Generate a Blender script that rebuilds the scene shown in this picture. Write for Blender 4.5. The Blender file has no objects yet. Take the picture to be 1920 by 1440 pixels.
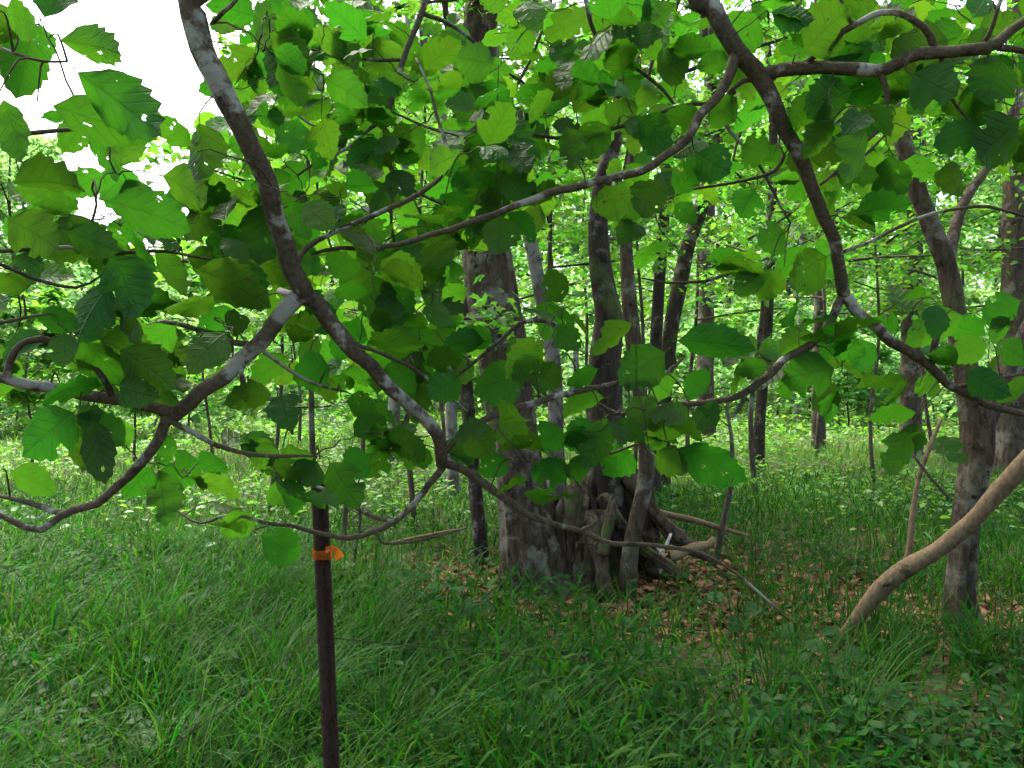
import bpy, math, random
import numpy as np
from mathutils import Vector, Matrix

random.seed(7)
rng = np.random.default_rng(7)
R = math.radians
scene = bpy.context.scene
C = scene.collection

# ------------------------------------------------------------------ camera
CAM_H, FPX, TILT = 1.5, 1567.0, R(-0.73)
cam = bpy.data.cameras.new('camera'); cam.sensor_width = 36.0; cam.lens = 36.0 * FPX / 1920.0
cam.clip_start = 0.05; cam.clip_end = 2000
camo = bpy.data.objects.new('camera', cam); C.objects.link(camo)
camo.location = (0, 0, CAM_H); camo.rotation_euler = (R(90) + TILT, 0, 0)
scene.camera = camo

# ------------------------------------------------------------------ sky, sun, exposure
SUN_AZ, SUN_EL = R(-35), R(62)          # azimuth from +Y (view axis) towards +X
w = bpy.data.worlds.new('World'); scene.world = w; w.use_nodes = True
nt = w.node_tree; nt.nodes.clear()
sky = nt.nodes.new('ShaderNodeTexSky'); sky.sky_type = 'NISHITA'; sky.sun_disc = False
sky.sun_elevation = SUN_EL; sky.sun_rotation = SUN_AZ
sky.air_density = 1.0; sky.dust_density = 7.0; sky.ozone_density = 1.0
bg = nt.nodes.new('ShaderNodeBackground'); bg.inputs['Strength'].default_value = 0.15
wo = nt.nodes.new('ShaderNodeOutputWorld')
nt.links.new(sky.outputs[0], bg.inputs[0]); nt.links.new(bg.outputs[0], wo.inputs[0])
sl = bpy.data.lights.new('sun', 'SUN'); sl.energy = 1.5; sl.angle = R(22); sl.color = (1, .96, .88)
so = bpy.data.objects.new('sun', sl); C.objects.link(so)
sd = Vector((math.sin(SUN_AZ) * math.cos(SUN_EL), math.cos(SUN_AZ) * math.cos(SUN_EL), math.sin(SUN_EL)))
so.rotation_euler = sd.to_track_quat('Z', 'Y').to_euler(); so.location = sd * 50
vs = scene.view_settings
vs.view_transform = 'Standard'; vs.look = 'None'; vs.gamma = 1.0; vs.use_curve_mapping = False
vs.exposure = 2.5
cy = scene.cycles
cy.max_bounces = 7; cy.diffuse_bounces = 5; cy.glossy_bounces = 2; cy.transmission_bounces = 4
cy.transparent_max_bounces = 6; cy.caustics_reflective = False; cy.caustics_refractive = False
cy.use_adaptive_sampling = True; cy.adaptive_threshold = 0.02
cy.use_denoising = True
cy.sample_clamp_indirect = 6.0

# ------------------------------------------------------------------ helpers
ct, st_ = math.cos(TILT), math.sin(TILT)
def P(px, py, d):
    """a point of the place seen in that direction, d metres ahead"""
    u = (px - 960) / FPX; v = (720 - py) / FPX
    dy = ct - v * st_; dz = st_ + v * ct
    k = d / dy
    return np.array((u * k, d, CAM_H + dz * k))
def ground_d(py):
    v = (720 - py) / FPX
    return -CAM_H * (ct - v * st_) / (st_ + v * ct)
def gz(x, y):
    return .035 * np.sin(x * .9 + .4) * np.cos(y * .7) + .02 * np.sin(2.3 * x + 1.7 * y) + .012 * np.sin(5.1 * x - 3.7 * y)
def smooth_noise(x, y, s, seed=0):
    r = np.random.default_rng(seed); out = np.zeros_like(np.asarray(x, float))
    for k in range(7):
        a = r.uniform(0, 6.28); f = s * r.uniform(.5, 1.8); ph = r.uniform(0, 6.28)
        out = out + np.sin((x * math.cos(a) + y * math.sin(a)) * f + ph)
    return out / 7 * 1.9

def mesh_from(name, V, faces, uv=None, smooth=True):
    V = np.asarray(V, np.float32)
    faces = [np.asarray(f, np.int32) for f in faces if len(f)]
    me = bpy.data.meshes.new(name)
    me.vertices.add(len(V)); me.vertices.foreach_set('co', V.ravel())
    loops = np.concatenate([f.ravel() for f in faces])
    tot = np.concatenate([np.full(len(f), f.shape[1], np.int32) for f in faces])
    start = np.concatenate([[0], np.cumsum(tot)[:-1]]).astype(np.int32)
    me.loops.add(len(loops)); me.loops.foreach_set('vertex_index', loops)
    me.polygons.add(len(tot)); me.polygons.foreach_set('loop_start', start)
    me.polygons.foreach_set('loop_total', tot)
    me.polygons.foreach_set('use_smooth', np.full(len(tot), smooth, bool))
    if uv is not None:
        l = me.uv_layers.new(name='UVMap')
        l.data.foreach_set('uv', np.asarray(uv, np.float32)[loops].ravel())
    me.update(calc_edges=True)
    return me
def link(name, me, mat, parent=None, kind=None):
    if mat is not None and not me.materials: me.materials.append(mat)
    o = bpy.data.objects.new(name, me); C.objects.link(o)
    if parent is not None: o.parent = parent
    if kind: o['kind'] = kind
    return o
def tag(o, label, cat=None, group=None, kind=None):
    o['label'] = label
    if cat: o['category'] = cat
    if group: o['group'] = group
    if kind: o['kind'] = kind
    return o
def thing(name, label, cat, loc, group=None):
    o = bpy.data.objects.new(name, None); C.objects.link(o); o.empty_display_size = .1
    o.location = [float(c) for c in loc]
    return tag(o, label, cat, group)

def spline(pts, rad, step):
    pts = np.asarray(pts, float); rad = np.asarray(rad, float)
    if len(pts) < 3:
        n = max(3, int(np.linalg.norm(pts[1] - pts[0]) / step) + 1)
        t = np.linspace(0, 1, n)[:, None]
        return pts[0] + (pts[-1] - pts[0]) * t, rad[0] + (rad[-1] - rad[0]) * t[:, 0]
    Q = np.vstack([2 * pts[0] - pts[1], pts, 2 * pts[-1] - pts[-2]])
    op, orad = [], []
    for i in range(1, len(Q) - 2):
        p0, p1, p2, p3 = Q[i - 1:i + 3]
        n = max(2, int(np.linalg.norm(p2 - p1) / step) + 1)
        t = np.linspace(0, 1, n, endpoint=False)[:, None]
        op.append(.5 * ((2 * p1) + (-p0 + p2) * t + (2 * p0 - 5 * p1 + 4 * p2 - p3) * t ** 2 + (-p0 + 3 * p1 - 3 * p2 + p3) * t ** 3))
        orad.append(rad[i - 1] + (rad[i] - rad[i - 1]) * t[:, 0])
    op.append(pts[-1:]); orad.append(rad[-1:])
    return np.vstack(op), np.concatenate(orad)
def tube(pts, rad, nseg=8, amp=0.0, seed=0, flute=None, cap=True):
    """closed tapered tube; flute(t, ang) multiplies the radius"""
    pts = np.asarray(pts, float); n = len(pts)
    T = np.gradient(pts, axis=0); T /= np.linalg.norm(T, axis=1)[:, None] + 1e-9
    a = np.array((1., 0, 0)) if abs(T[0, 0]) < .8 else np.array((0, 1., 0))
    U = np.zeros_like(pts); u = a - T[0] * a.dot(T[0]); u /= np.linalg.norm(u)
    for i in range(n):
        u = u - T[i] * u.dot(T[i]); u /= np.linalg.norm(u); U[i] = u
    W = np.cross(T, U)
    ang = np.linspace(0, 2 * math.pi, nseg, endpoint=False)
    r = np.asarray(rad)[:, None] * np.ones((1, nseg))
    if amp:
        q = np.random.default_rng(seed); s = np.arange(n)[:, None] * 1.0
        nz = sum(np.sin(s * q.uniform(.2, 1.3) + ang[None] * q.integers(1, 4) + q.uniform(0, 6.28)) for _ in range(6)) / 3
        r = r * (1 + amp * nz)
    if flute is not None: r = r * flute(np.linspace(0, 1, n)[:, None], ang[None])
    V = pts[:, None] + r[..., None] * (np.cos(ang)[None, :, None] * U[:, None] + np.sin(ang)[None, :, None] * W[:, None])
    V = V.reshape(-1, 3)
    i = np.arange(n - 1)[:, None] * nseg; j = np.arange(nseg)[None]; k = (j + 1) % nseg
    q4 = np.stack([i + j, i + k, i + nseg + k, i + nseg + j], -1).reshape(-1, 4)
    if not cap: return V, [q4]
    V = np.vstack([V, pts[:1] - T[:1] * rad[0] * .3, pts[-1:] + T[-1:] * rad[-1] * .6])
    b = n * nseg; jj = np.arange(nseg); kk = (jj + 1) % nseg
    t3 = np.vstack([np.stack([np.full(nseg, b), kk, jj], -1), np.stack([np.full(nseg, b + 1), (n - 1) * nseg + jj, (n - 1) * nseg + kk], -1)])
    return V, [q4, t3]
def join(parts):
    Vs, q, t, off = [], [], [], 0
    for V, fs in parts:
        Vs.append(V)
        for f in fs: (q if f.shape[1] == 4 else t).append(f + off)
        off += len(V)
    return np.vstack(Vs), [np.vstack(x) for x in (q, t) if x]

# vectorised leaf scatter: template (K,3) in (side, along, normal)
def scatter(tv, tq, pos, adir, nrm, length, width):
    nrm = nrm / (np.linalg.norm(nrm, axis=1)[:, None] + 1e-9)
    adir = adir - nrm * (adir * nrm).sum(1)[:, None]; adir /= np.linalg.norm(adir, axis=1)[:, None] + 1e-9
    side = np.cross(adir, nrm)
    N, K = len(pos), len(tv)
    V = pos[:, None] + side[:, None] * (tv[None, :, 0:1] * width[:, None, None]) + adir[:, None] * (tv[None, :, 1:2] * length[:, None, None]) \
        + nrm[:, None] * (tv[None, :, 2:3] * length[:, None, None])
    out = [(f[None] + (np.arange(N) * K)[:, None, None]).reshape(-1, f.shape[1]) for f in tq]
    return V.reshape(-1, 3), out
OVAL = (np.array([(0, 0, 0), (-.46, .3, .06), (-.36, .7, .02), (0, 1, -.12), (.36, .7, .02), (.46, .3, .06)]),
        [np.array([(0, 3, 2, 1), (0, 5, 4, 3)])])
LEAF2 = (np.array([(0, 0, 0), (-.5, .5, .05), (0, 1, -.1), (.5, .5, .05)]), [np.array([(0, 2, 1), (0, 3, 2)])])
_m = [(0, .28, .02)] + [(x, y, z) for x, y, z in ((0, 0, 0), (.34, .06, -.02), (.28, .25, .03), (.52, .55, -.05), (.24, .55, .03), (0, 1, -.1),
                                                  (-.24, .55, .03), (-.52, .55, -.05), (-.28, .25, .03), (-.34, .06, -.02))]
MAPLE = (np.array(_m), [np.array([(0, 1, 2, 3), (0, 3, 4, 5), (0, 5, 6, 7), (0, 7, 8, 9)]), np.array([(0, 9, 10), (0, 10, 1)])])

# ------------------------------------------------------------------ materials
def mat(name):
    m = bpy.data.materials.new(name); m.use_nodes = True; n = m.node_tree; n.nodes.clear()
    return m, n, (lambda t, **k: _node(n, t, **k))
def _node(n, t, **k):
    x = n.nodes.new(t)
    for a, v in k.items():
        if a.startswith('i_'):
            key = a[2:]; key = int(key) if key.isdigit() else key
            x.inputs[key].default_value = v
        else: setattr(x, a, v)
    return x
def ramp(N, stops):
    r = N('ShaderNodeValToRGB'); e = r.color_ramp.elements
    while len(e) < len(stops): e.new(.5)
    for el, (p, c) in zip(e, stops): el.position = p; el.color = (*c, 1)
    return r
def foliage(name, refl, trans, mix=.5, rough=.5, spec=.35, veins=False, per='island', var=.35, huev=.03, holes=False, brown=0.0):
    m, n, N = mat(name); L = n.links.new
    if per == 'island': rnd = N('ShaderNodeNewGeometry').outputs['Random Per Island']
    else: rnd = N('ShaderNodeObjectInfo').outputs['Random']
    mr = N('ShaderNodeMapRange', i_3=1 - var, i_4=1 + var); L(rnd, mr.inputs[0])
    mul = N('ShaderNodeMath', operation='MULTIPLY', i_1=7.13); L(rnd, mul.inputs[0])
    fr = N('ShaderNodeMath', operation='FRACT'); L(mul.outputs[0], fr.inputs[0])
    mh = N('ShaderNodeMapRange', i_3=.5 - huev, i_4=.5 + huev * .7); L(fr.outputs[0], mh.inputs[0])
    def col(c):
        h = N('ShaderNodeHueSaturation'); h.inputs['Color'].default_value = (*c, 1)
        L(mr.outputs[0], h.inputs['Value']); L(mh.outputs[0], h.inputs['Hue']); return h.outputs[0]
    cr, ctn = col(refl), col(trans)
    p = N('ShaderNodeBsdfPrincipled', i_Roughness=rough); p.inputs['Specular IOR Level'].default_value = spec
    t = N('ShaderNodeBsdfTranslucent'); mx = N('ShaderNodeMixShader', i_0=mix)
    out = N('ShaderNodeOutputMaterial')
    if veins:
        uv = N('ShaderNodeUVMap'); sep = N('ShaderNodeSeparateXYZ'); L(uv.outputs[0], sep.inputs[0])
        ab = N('ShaderNodeMath', operation='ABSOLUTE'); L(sep.outputs[0], ab.inputs[0])
        sc = N('ShaderNodeMath', operation='MULTIPLY', i_1=.62); L(ab.outputs[0], sc.inputs[0])
        sb = N('ShaderNodeMath', operation='SUBTRACT'); L(sep.outputs[1], sb.inputs[0]); L(sc.outputs[0], sb.inputs[1])
        m7 = N('ShaderNodeMath', operation='MULTIPLY', i_1=6.5); L(sb.outputs[0], m7.inputs[0])
        pp = N('ShaderNodeMath', operation='PINGPONG', i_1=.5); L(m7.outputs[0], pp.inputs[0])
        v1 = N('ShaderNodeMapRange', i_1=0.0, i_2=.16, i_3=.8, i_4=0.0); L(pp.outputs[0], v1.inputs[0])
        v2 = N('ShaderNodeMapRange', i_1=0.0, i_2=.035, i_3=1.0, i_4=0.0); L(ab.outputs[0], v2.inputs[0])
        vv = N('ShaderNodeMath', operation='MAXIMUM'); L(v1.outputs[0], vv.inputs[0]); L(v2.outputs[0], vv.inputs[1])
        tc = N('ShaderNodeTexCoord'); nz = N('ShaderNodeTexNoise', i_Scale=3.2, i_Detail=4.0); L(uv.outputs[0], nz.inputs[0])
        def dark(c, f):
            mm = N('ShaderNodeMix', data_type='RGBA', blend_type='MULTIPLY'); mm.inputs[7].default_value = (*f, 1)
            L(vv.outputs[0], mm.inputs[0]); L(c, mm.inputs[6])
            m2 = N('ShaderNodeMix', data_type='RGBA', blend_type='MULTIPLY'); m2.inputs[7].default_value = (.72, .78, .7, 1)
            L(nz.outputs[0], m2.inputs[0]); L(mm.outputs[2], m2.inputs[6]); return m2.outputs[2]
        cr = dark(cr, (1.15, 1.1, 1.1)); ctn = dark(ctn, (.72, .76, .7))
        bmp = N('ShaderNodeBump', i_Strength=.4, i_Distance=.006, invert=True); cw = N('ShaderNodeTexNoise', i_Scale=9.0, i_Detail=3.0); L(uv.outputs[0], cw.inputs[0])
        hs_ = N('ShaderNodeMath', operation='MULTIPLY_ADD', i_1=-1.2); L(cw.outputs[0], hs_.inputs[0]); L(vv.outputs[0], hs_.inputs[2]); L(hs_.outputs[0], bmp.inputs['Height'])
        L(bmp.outputs[0], p.inputs['Normal'])
        # brown spots
        vo = N('ShaderNodeTexVoronoi', i_Scale=7.0); 
        of = N('ShaderNodeVectorMath', operation='ADD'); oi = N('ShaderNodeObjectInfo')
        s10 = N('ShaderNodeMath', operation='MULTIPLY', i_1=37.0); L(oi.outputs['Random'], s10.inputs[0])
        L(uv.outputs[0], of.inputs[0]); L(s10.outputs[0], of.inputs[1])
        nd = N('ShaderNodeTexNoise', i_Scale=14.0, i_Detail=3.0); L(of.outputs[0], nd.inputs[0])
        ds = N('ShaderNodeVectorMath', operation='MULTIPLY_ADD'); ds.inputs[1].default_value = (.22, .22, .22); L(nd.outputs['Color'], ds.inputs[0]); L(of.outputs[0], ds.inputs[2]); L(ds.outputs[0], vo.inputs[0])
        sx = N('ShaderNodeSeparateColor'); L(vo.outputs['Color'], sx.inputs[0])
        gate = N('ShaderNodeMath', operation='GREATER_THAN', i_1=.90); L(sx.outputs[0], gate.inputs[0])
        thr = N('ShaderNodeMapRange', i_1=.16, i_2=.24, i_3=1.0, i_4=0.0); L(vo.outputs['Distance'], thr.inputs[0])
        spot = N('ShaderNodeMath', operation='MULTIPLY'); L(gate.outputs[0], spot.inputs[0]); L(thr.outputs[0], spot.inputs[1])
        def sp(c):
            mm = N('ShaderNodeMix', data_type='RGBA'); mm.inputs[7].default_value = (.10, .055, .015, 1)
            L(spot.outputs[0], mm.inputs[0]); L(c, mm.inputs[6]); return mm.outputs[2]
        cr, ctn = sp(cr), sp(ctn)
    L(cr, p.inputs['Base Color']); L(ctn, t.inputs[0])
    L(p.outputs[0], mx.inputs[1]); L(t.outputs[0], mx.inputs[2])
    last = mx.outputs[0]
    if holes:
        g2 = N('ShaderNodeMath', operation='GREATER_THAN', i_1=.94); L(sx.outputs[1], g2.inputs[0])
        h2 = N('ShaderNodeMath', operation='LESS_THAN', i_1=.26); L(vo.outputs['Distance'], h2.inputs[0])
        hh = N('ShaderNodeMath', operation='MULTIPLY'); L(g2.outputs[0], hh.inputs[0]); L(h2.outputs[0], hh.inputs[1])
        tr = N('ShaderNodeBsdfTransparent'); m3 = N('ShaderNodeMixShader')
        L(hh.outputs[0], m3.inputs[0]); L(last, m3.inputs[1]); L(tr.outputs[0], m3.inputs[2]); last = m3.outputs[0]
    L(last, out.inputs[0])
    return m
def bark(name, dark, mid, pale, scale=6.0, palef=(.52, .62), stretch=.35, moss=0.0, bump=.6, grain=40.0, rough=.9):
    m, n, N = mat(name); L = n.links.new
    tc = N('ShaderNodeTexCoord'); mp = N('ShaderNodeMapping'); mp.inputs['Scale'].default_value = (1, 1, stretch)
    L(tc.outputs['Object'], mp.inputs[0])
    n1 = N('ShaderNodeTexNoise', i_Scale=grain, i_Detail=6.0, i_Roughness=.65); L(mp.outputs[0], n1.inputs[0])
    r1 = ramp(N, [(.32, dark), (.62, mid)]); L(n1.outputs[0], r1.inputs[0])
    n2 = N('ShaderNodeTexNoise', i_Scale=scale, i_Detail=8.0, i_Roughness=.62); L(tc.outputs['Object'], n2.inputs[0])
    r2 = N('ShaderNodeMapRange', i_1=palef[0], i_2=palef[1]); L(n2.outputs[0], r2.inputs[0])
    mx = N('ShaderNodeMix', data_type='RGBA'); mx.inputs[7].default_value = (*pale, 1)
    L(r2.outputs[0], mx.inputs[0]); L(r1.outputs[0], mx.inputs[6]); last = mx.outputs[2]
    n4 = N('ShaderNodeTexNoise', i_Scale=scale * 1.7, i_Detail=7.0, i_Roughness=.7)
    of = N('ShaderNodeVectorMath', operation='ADD'); of.inputs[1].default_value = (11, 5, 3)
    L(tc.outputs['Object'], of.inputs[0]); L(of.outputs[0], n4.inputs[0])
    r4 = N('ShaderNodeMapRange', i_1=.56, i_2=.64); L(n4.outputs[0], r4.inputs[0])
    m4 = N('ShaderNodeMix', data_type='RGBA'); m4.inputs[7].default_value = (*[c * .8 for c in dark], 1)
    L(r4.outputs[0], m4.inputs[0]); L(last, m4.inputs[6]); last = m4.outputs[2]
    if moss:
        n3 = N('ShaderNodeTexNoise', i_Scale=scale * .6, i_Detail=6.0); of3 = N('ShaderNodeVectorMath', operation='ADD'); of3.inputs[1].default_value = (-7, 9, 2)
        L(tc.outputs['Object'], of3.inputs[0]); L(of3.outputs[0], n3.inputs[0])
        r3 = N('ShaderNodeMapRange', i_1=.62 - moss * .15, i_2=.75 - moss * .15, i_4=.75); L(n3.outputs[0], r3.inputs[0])
        m3 = N('ShaderNodeMix', data_type='RGBA'); m3.inputs[7].default_value = (.07, .10, .025, 1)
        L(r3.outputs[0], m3.inputs[0]); L(last, m3.inputs[6]); last = m3.outputs[2]
    p = N('ShaderNodeBsdfPrincipled', i_Roughness=rough); p.inputs['Specular IOR Level'].default_value = .15
    L(last, p.inputs['Base Color'])
    b = N('ShaderNodeBump', i_Strength=bump, i_Distance=.01 if bump < .8 else .03); L(n1.outputs[0], b.inputs['Height']); L(b.outputs[0], p.inputs['Normal'])
    o = N('ShaderNodeOutputMaterial'); L(p.outputs[0], o.inputs[0])
    return m
M = {}
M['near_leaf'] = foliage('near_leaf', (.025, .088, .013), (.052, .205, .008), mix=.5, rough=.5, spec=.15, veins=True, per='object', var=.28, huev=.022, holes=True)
M['mid_leaf'] = foliage('mid_leaf', (.032, .100, .015), (.084, .275, .010), mix=.52, rough=.52, spec=.12, veins=True, per='object', var=.25, huev=.025)  # brighter copy of the near leaf, backlight put into the colour
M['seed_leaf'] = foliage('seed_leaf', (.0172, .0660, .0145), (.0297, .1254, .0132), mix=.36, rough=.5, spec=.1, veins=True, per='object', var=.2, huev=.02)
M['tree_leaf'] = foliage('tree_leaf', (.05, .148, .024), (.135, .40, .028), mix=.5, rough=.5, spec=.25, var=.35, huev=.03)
M['far_leaf'] = foliage('far_leaf', (.11, .24, .07), (.28, .58, .14), mix=.5, rough=.55, spec=.3, var=.4, huev=.03)  # raised leaf colour stands in for light on the background foliage
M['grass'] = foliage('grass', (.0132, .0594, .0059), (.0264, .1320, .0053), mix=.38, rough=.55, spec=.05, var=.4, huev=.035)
M['far_grass'] = foliage('far_grass', (.0467, .1190, .0213), (.1020, .2890, .0213), mix=.4, rough=.5, spec=.2, var=.4, huev=.035)  # lighter copy of the near grass, stronger light put into the colour
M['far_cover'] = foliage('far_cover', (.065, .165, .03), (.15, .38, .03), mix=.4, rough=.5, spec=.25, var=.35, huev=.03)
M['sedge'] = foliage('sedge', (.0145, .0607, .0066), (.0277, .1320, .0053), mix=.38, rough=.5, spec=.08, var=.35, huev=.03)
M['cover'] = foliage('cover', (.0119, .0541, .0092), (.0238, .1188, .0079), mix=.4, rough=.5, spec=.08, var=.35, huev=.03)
M['litter'] = foliage('litter', (.19, .105, .060), (.17, .08, .04), mix=.2, rough=.8, spec=.1, var=.65, huev=.02)
M['branch_bark'] = bark('branch_bark', (.038, .029, .018), (.082, .066, .042), (.23, .23, .19), scale=11, palef=(.54, .60), stretch=1, bump=.5, grain=120)
M['twig_bark'] = bark('twig_bark', (.033, .022, .016), (.063, .045, .030), (.132, .119, .099), scale=14, palef=(.60, .66), stretch=1, bump=.2, grain=150)
M['maple_bark'] = bark('maple_bark', (.024, .016, .010), (.082, .060, .040), (.150, .138, .104), scale=6.5, palef=(.50, .62), stretch=.22, moss=.25, bump=.9, grain=32)
M['dark_bark'] = bark('dark_bark', (.019, .014, .010), (.051, .039, .029), (.136, .126, .102), scale=6, palef=(.55, .64), stretch=.3, moss=.15, bump=.9, grain=34)
M['pale_bark'] = bark('pale_bark', (.058, .048, .037), (.129, .116, .095), (.204, .197, .170), scale=5, palef=(.46, .55), stretch=.3, moss=.1, bump=.6, grain=34)
M['far_bark'] = bark('far_bark', (.034, .026, .019), (.095, .073, .054), (.177, .156, .129), scale=3, palef=(.52, .60), stretch=.25, bump=.8, grain=26)
M['rot_wood'] = bark('rot_wood', (.022, .015, .010), (.084, .061, .040), (.136, .116, .088), scale=7, palef=(.55, .66), stretch=.15, moss=.5, bump=1.0, grain=36)
M['bare_wood'] = bark('bare_wood', (.080, .055, .030), (.165, .118, .070), (.20, .155, .10), scale=5, palef=(.55, .68), stretch=.6, bump=.5, grain=50)
M['bleached'] = bark('bleached', (.22, .19, .16), (.42, .38, .33), (.5, .47, .42), scale=8, stretch=.4, bump=.4, grain=60)
M['rust'] = bark('rust', (.018, .011, .009), (.055, .030, .021), (.10, .075, .06), scale=14, palef=(.62, .70), stretch=.5, bump=.5, grain=110, rough=.62)
def plain(name, c, rough=.6, trans=None, spec=.3):
    m, n, N = mat(name); L = n.links.new
    tc = N('ShaderNodeTexCoord'); nz = N('ShaderNodeTexNoise', i_Scale=60.0, i_Detail=4.0); L(tc.outputs['Object'], nz.inputs[0])
    r = ramp(N, [(.3, [x * .7 for x in c]), (.7, [min(1, x * 1.25) for x in c])]); L(nz.outputs[0], r.inputs[0])
    p = N('ShaderNodeBsdfPrincipled', i_Roughness=rough); p.inputs['Specular IOR Level'].default_value = spec
    L(r.outputs[0], p.inputs['Base Color']); o = N('ShaderNodeOutputMaterial')
    if trans:
        t = N('ShaderNodeBsdfTranslucent'); t.inputs[0].default_value = (*trans, 1); mx = N('ShaderNodeMixShader', i_0=.45)
        L(p.outputs[0], mx.inputs[1]); L(t.outputs[0], mx.inputs[2]); L(mx.outputs[0], o.inputs[0])
    else: L(p.outputs[0], o.inputs[0])
    return m
M['tape'] = plain('tape', (.42, .10, .01), .4, (.45, .12, .01))
M['wire'] = plain('wire', (.03, .02, .014), .9, None, .08)
M['stub'] = plain('stub', (.192, .186, .168), .7)
def ground_mat():
    m, n, N = mat('forest_soil'); L = n.links.new
    tc = N('ShaderNodeTexCoord')
    a = N('ShaderNodeTexNoise', i_Scale=1.1, i_Detail=7.0, i_Roughness=.6); L(tc.outputs['Object'], a.inputs[0])
    b = N('ShaderNodeTexVoronoi', i_Scale=26.0); L(tc.outputs['Object'], b.inputs[0])
    c = N('ShaderNodeTexNoise', i_Scale=45.0, i_Detail=5.0); L(tc.outputs['Object'], c.inputs[0])
    r1 = ramp(N, [(.3, (.035, .024, .014)), (.7, (.09, .06, .035))]); L(c.outputs[0], r1.inputs[0])
    r2 = ramp(N, [(.42, (.035, .075, .016)), (.62, (.09, .07, .035))]); L(a.outputs[0], r2.inputs[0])
    mx = N('ShaderNodeMix', data_type='RGBA', i_0=.5); L(r1.outputs[0], mx.inputs[6]); L(r2.outputs[0], mx.inputs[7])
    p = N('ShaderNodeBsdfPrincipled', i_Roughness=.95); p.inputs['Specular IOR Level'].default_value = .1
    L(mx.outputs[2], p.inputs['Base Color'])
    bm = N('ShaderNodeBump', i_Strength=.8, i_Distance=.03); L(b.outputs['Distance'], bm.inputs['Height']); L(bm.outputs[0], p.inputs['Normal'])
    o = N('ShaderNodeOutputMaterial'); L(p.outputs[0], o.inputs[0]); return m
M['ground'] = ground_mat()

# ------------------------------------------------------------------ ground
xs = np.unique(np.concatenate([np.linspace(-8, 8, 90), np.linspace(-60, 60, 61), np.array([-900, -400, -200, -120, 120, 200, 400, 900])]))
ys = np.unique(np.concatenate([np.linspace(0, 14, 90), np.linspace(-40, 90, 66), np.array([-300, -100, 140, 250, 500, 1200])]))
gx, gy = np.meshgrid(xs, ys)
V = np.stack([gx, gy, gz(gx, gy)], -1).reshape(-1, 3)
nx = len(xs); i = (np.arange(len(ys) - 1)[:, None] * nx + np.arange(nx - 1)[None]).ravel()
g = link('ground', mesh_from('ground', V, [np.stack([i, i + 1, i + nx + 1, i + nx], -1)]), M['ground'])
tag(g, 'brown forest floor soil under the grass', kind='structure')

# bare, leaf-strewn patches of the floor: ellipses (x, y, rx, ry, strength)
BARE = [(.62, 6.0, .95, .8, .95), (1.5, 6.0, 1.0, .9, .85), (-.55, 6.1, .75, .55, .8), (2.0, 5.5, 1.0, .5, .7), (3.0, 4.95, .9, .4, .85), (.9, 5.2, .7, .3, .55), (1.9, 6.8, .9, .5, .5)]
def bareness(x, y):
    o = np.zeros_like(x)
    for bx, by, rx, ry, s in BARE: o = np.maximum(o, s * np.exp(-(((x - bx) / rx) ** 2 + ((y - by) / ry) ** 2) ** 1.5 * .8))
    return o
def in_view(x, y, m=.06): return np.abs(x) < (y + .3) * (960 / FPX + m)
def sample_floor(n, y0, y1, power=1.0, seed=0, dens=None):
    q = np.random.default_rng(seed); xs_, ys_ = [], []; got = 0
    while got < n:
        u = q.uniform(0, 1, n); y = (y0 ** (2 - power) + u * (y1 ** (2 - power) - y0 ** (2 - power))) ** (1 / (2 - power))
        x = q.uniform(-1, 1, n) * (y + .4) * .70
        k = np.ones(n, bool) if dens is None else q.uniform(0, 1, n) < dens(x, y)
        xs_.append(x[k]); ys_.append(y[k]); got += k.sum()
    return np.concatenate(xs_)[:n], np.concatenate(ys_)[:n], q

def blades(x, y, z, az, L, wd, lean, curl, segs, q):
    """arching grass blades: lean = start angle from vertical, curl = extra bend at tip"""
    N = len(x); t = np.linspace(0, 1, segs + 1)
    a = lean[:, None] + curl[:, None] * t[None] ** 1.3
    ds = (L / segs)[:, None]
    h = np.concatenate([np.zeros((N, 1)), np.cumsum(np.sin(a[:, :-1]) * ds, 1)], 1)
    v = np.concatenate([np.zeros((N, 1)), np.cumsum(np.cos(a[:, :-1]) * ds, 1)], 1)
    cx, sx_ = np.cos(az)[:, None], np.sin(az)[:, None]
    tw = q.normal(0, .5, N)
    wx, wy = -np.sin(az + tw)[:, None], np.cos(az + tw)[:, None]
    prof = np.array([.55, .95, 1.0, .8, .5, .3])[:segs] if segs > 2 else np.array([.8, 1.0])[:segs]
    W = wd[:, None] * prof[None] * .5
    X, Y, Z = x[:, None] + h * cx, y[:, None] + h * sx_, z[:, None] + v
    Lft = np.stack([X[:, :segs] - wx * W, Y[:, :segs] - wy * W, Z[:, :segs]], -1)
    Rgt = np.stack([X[:, :segs] + wx * W, Y[:, :segs] + wy * W, Z[:, :segs] + (W * .35)], -1)
    tip = np.stack([X[:, segs:], Y[:, segs:], Z[:, segs:]], -1)
    V = np.concatenate([Lft, Rgt, tip], 1); K = 2 * segs + 1
    k = np.arange(segs - 1); q4 = np.stack([k, k + segs, k + segs + 1, k + 1], -1)
    t3 = np.array([[segs - 1, 2 * segs - 1, 2 * segs]])
    off = (np.arange(N) * K)[:, None, None]
    return V.reshape(-1, 3), [(q4[None] + off).reshape(-1, 4), (t3[None] + off).reshape(-1, 3)]

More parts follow.
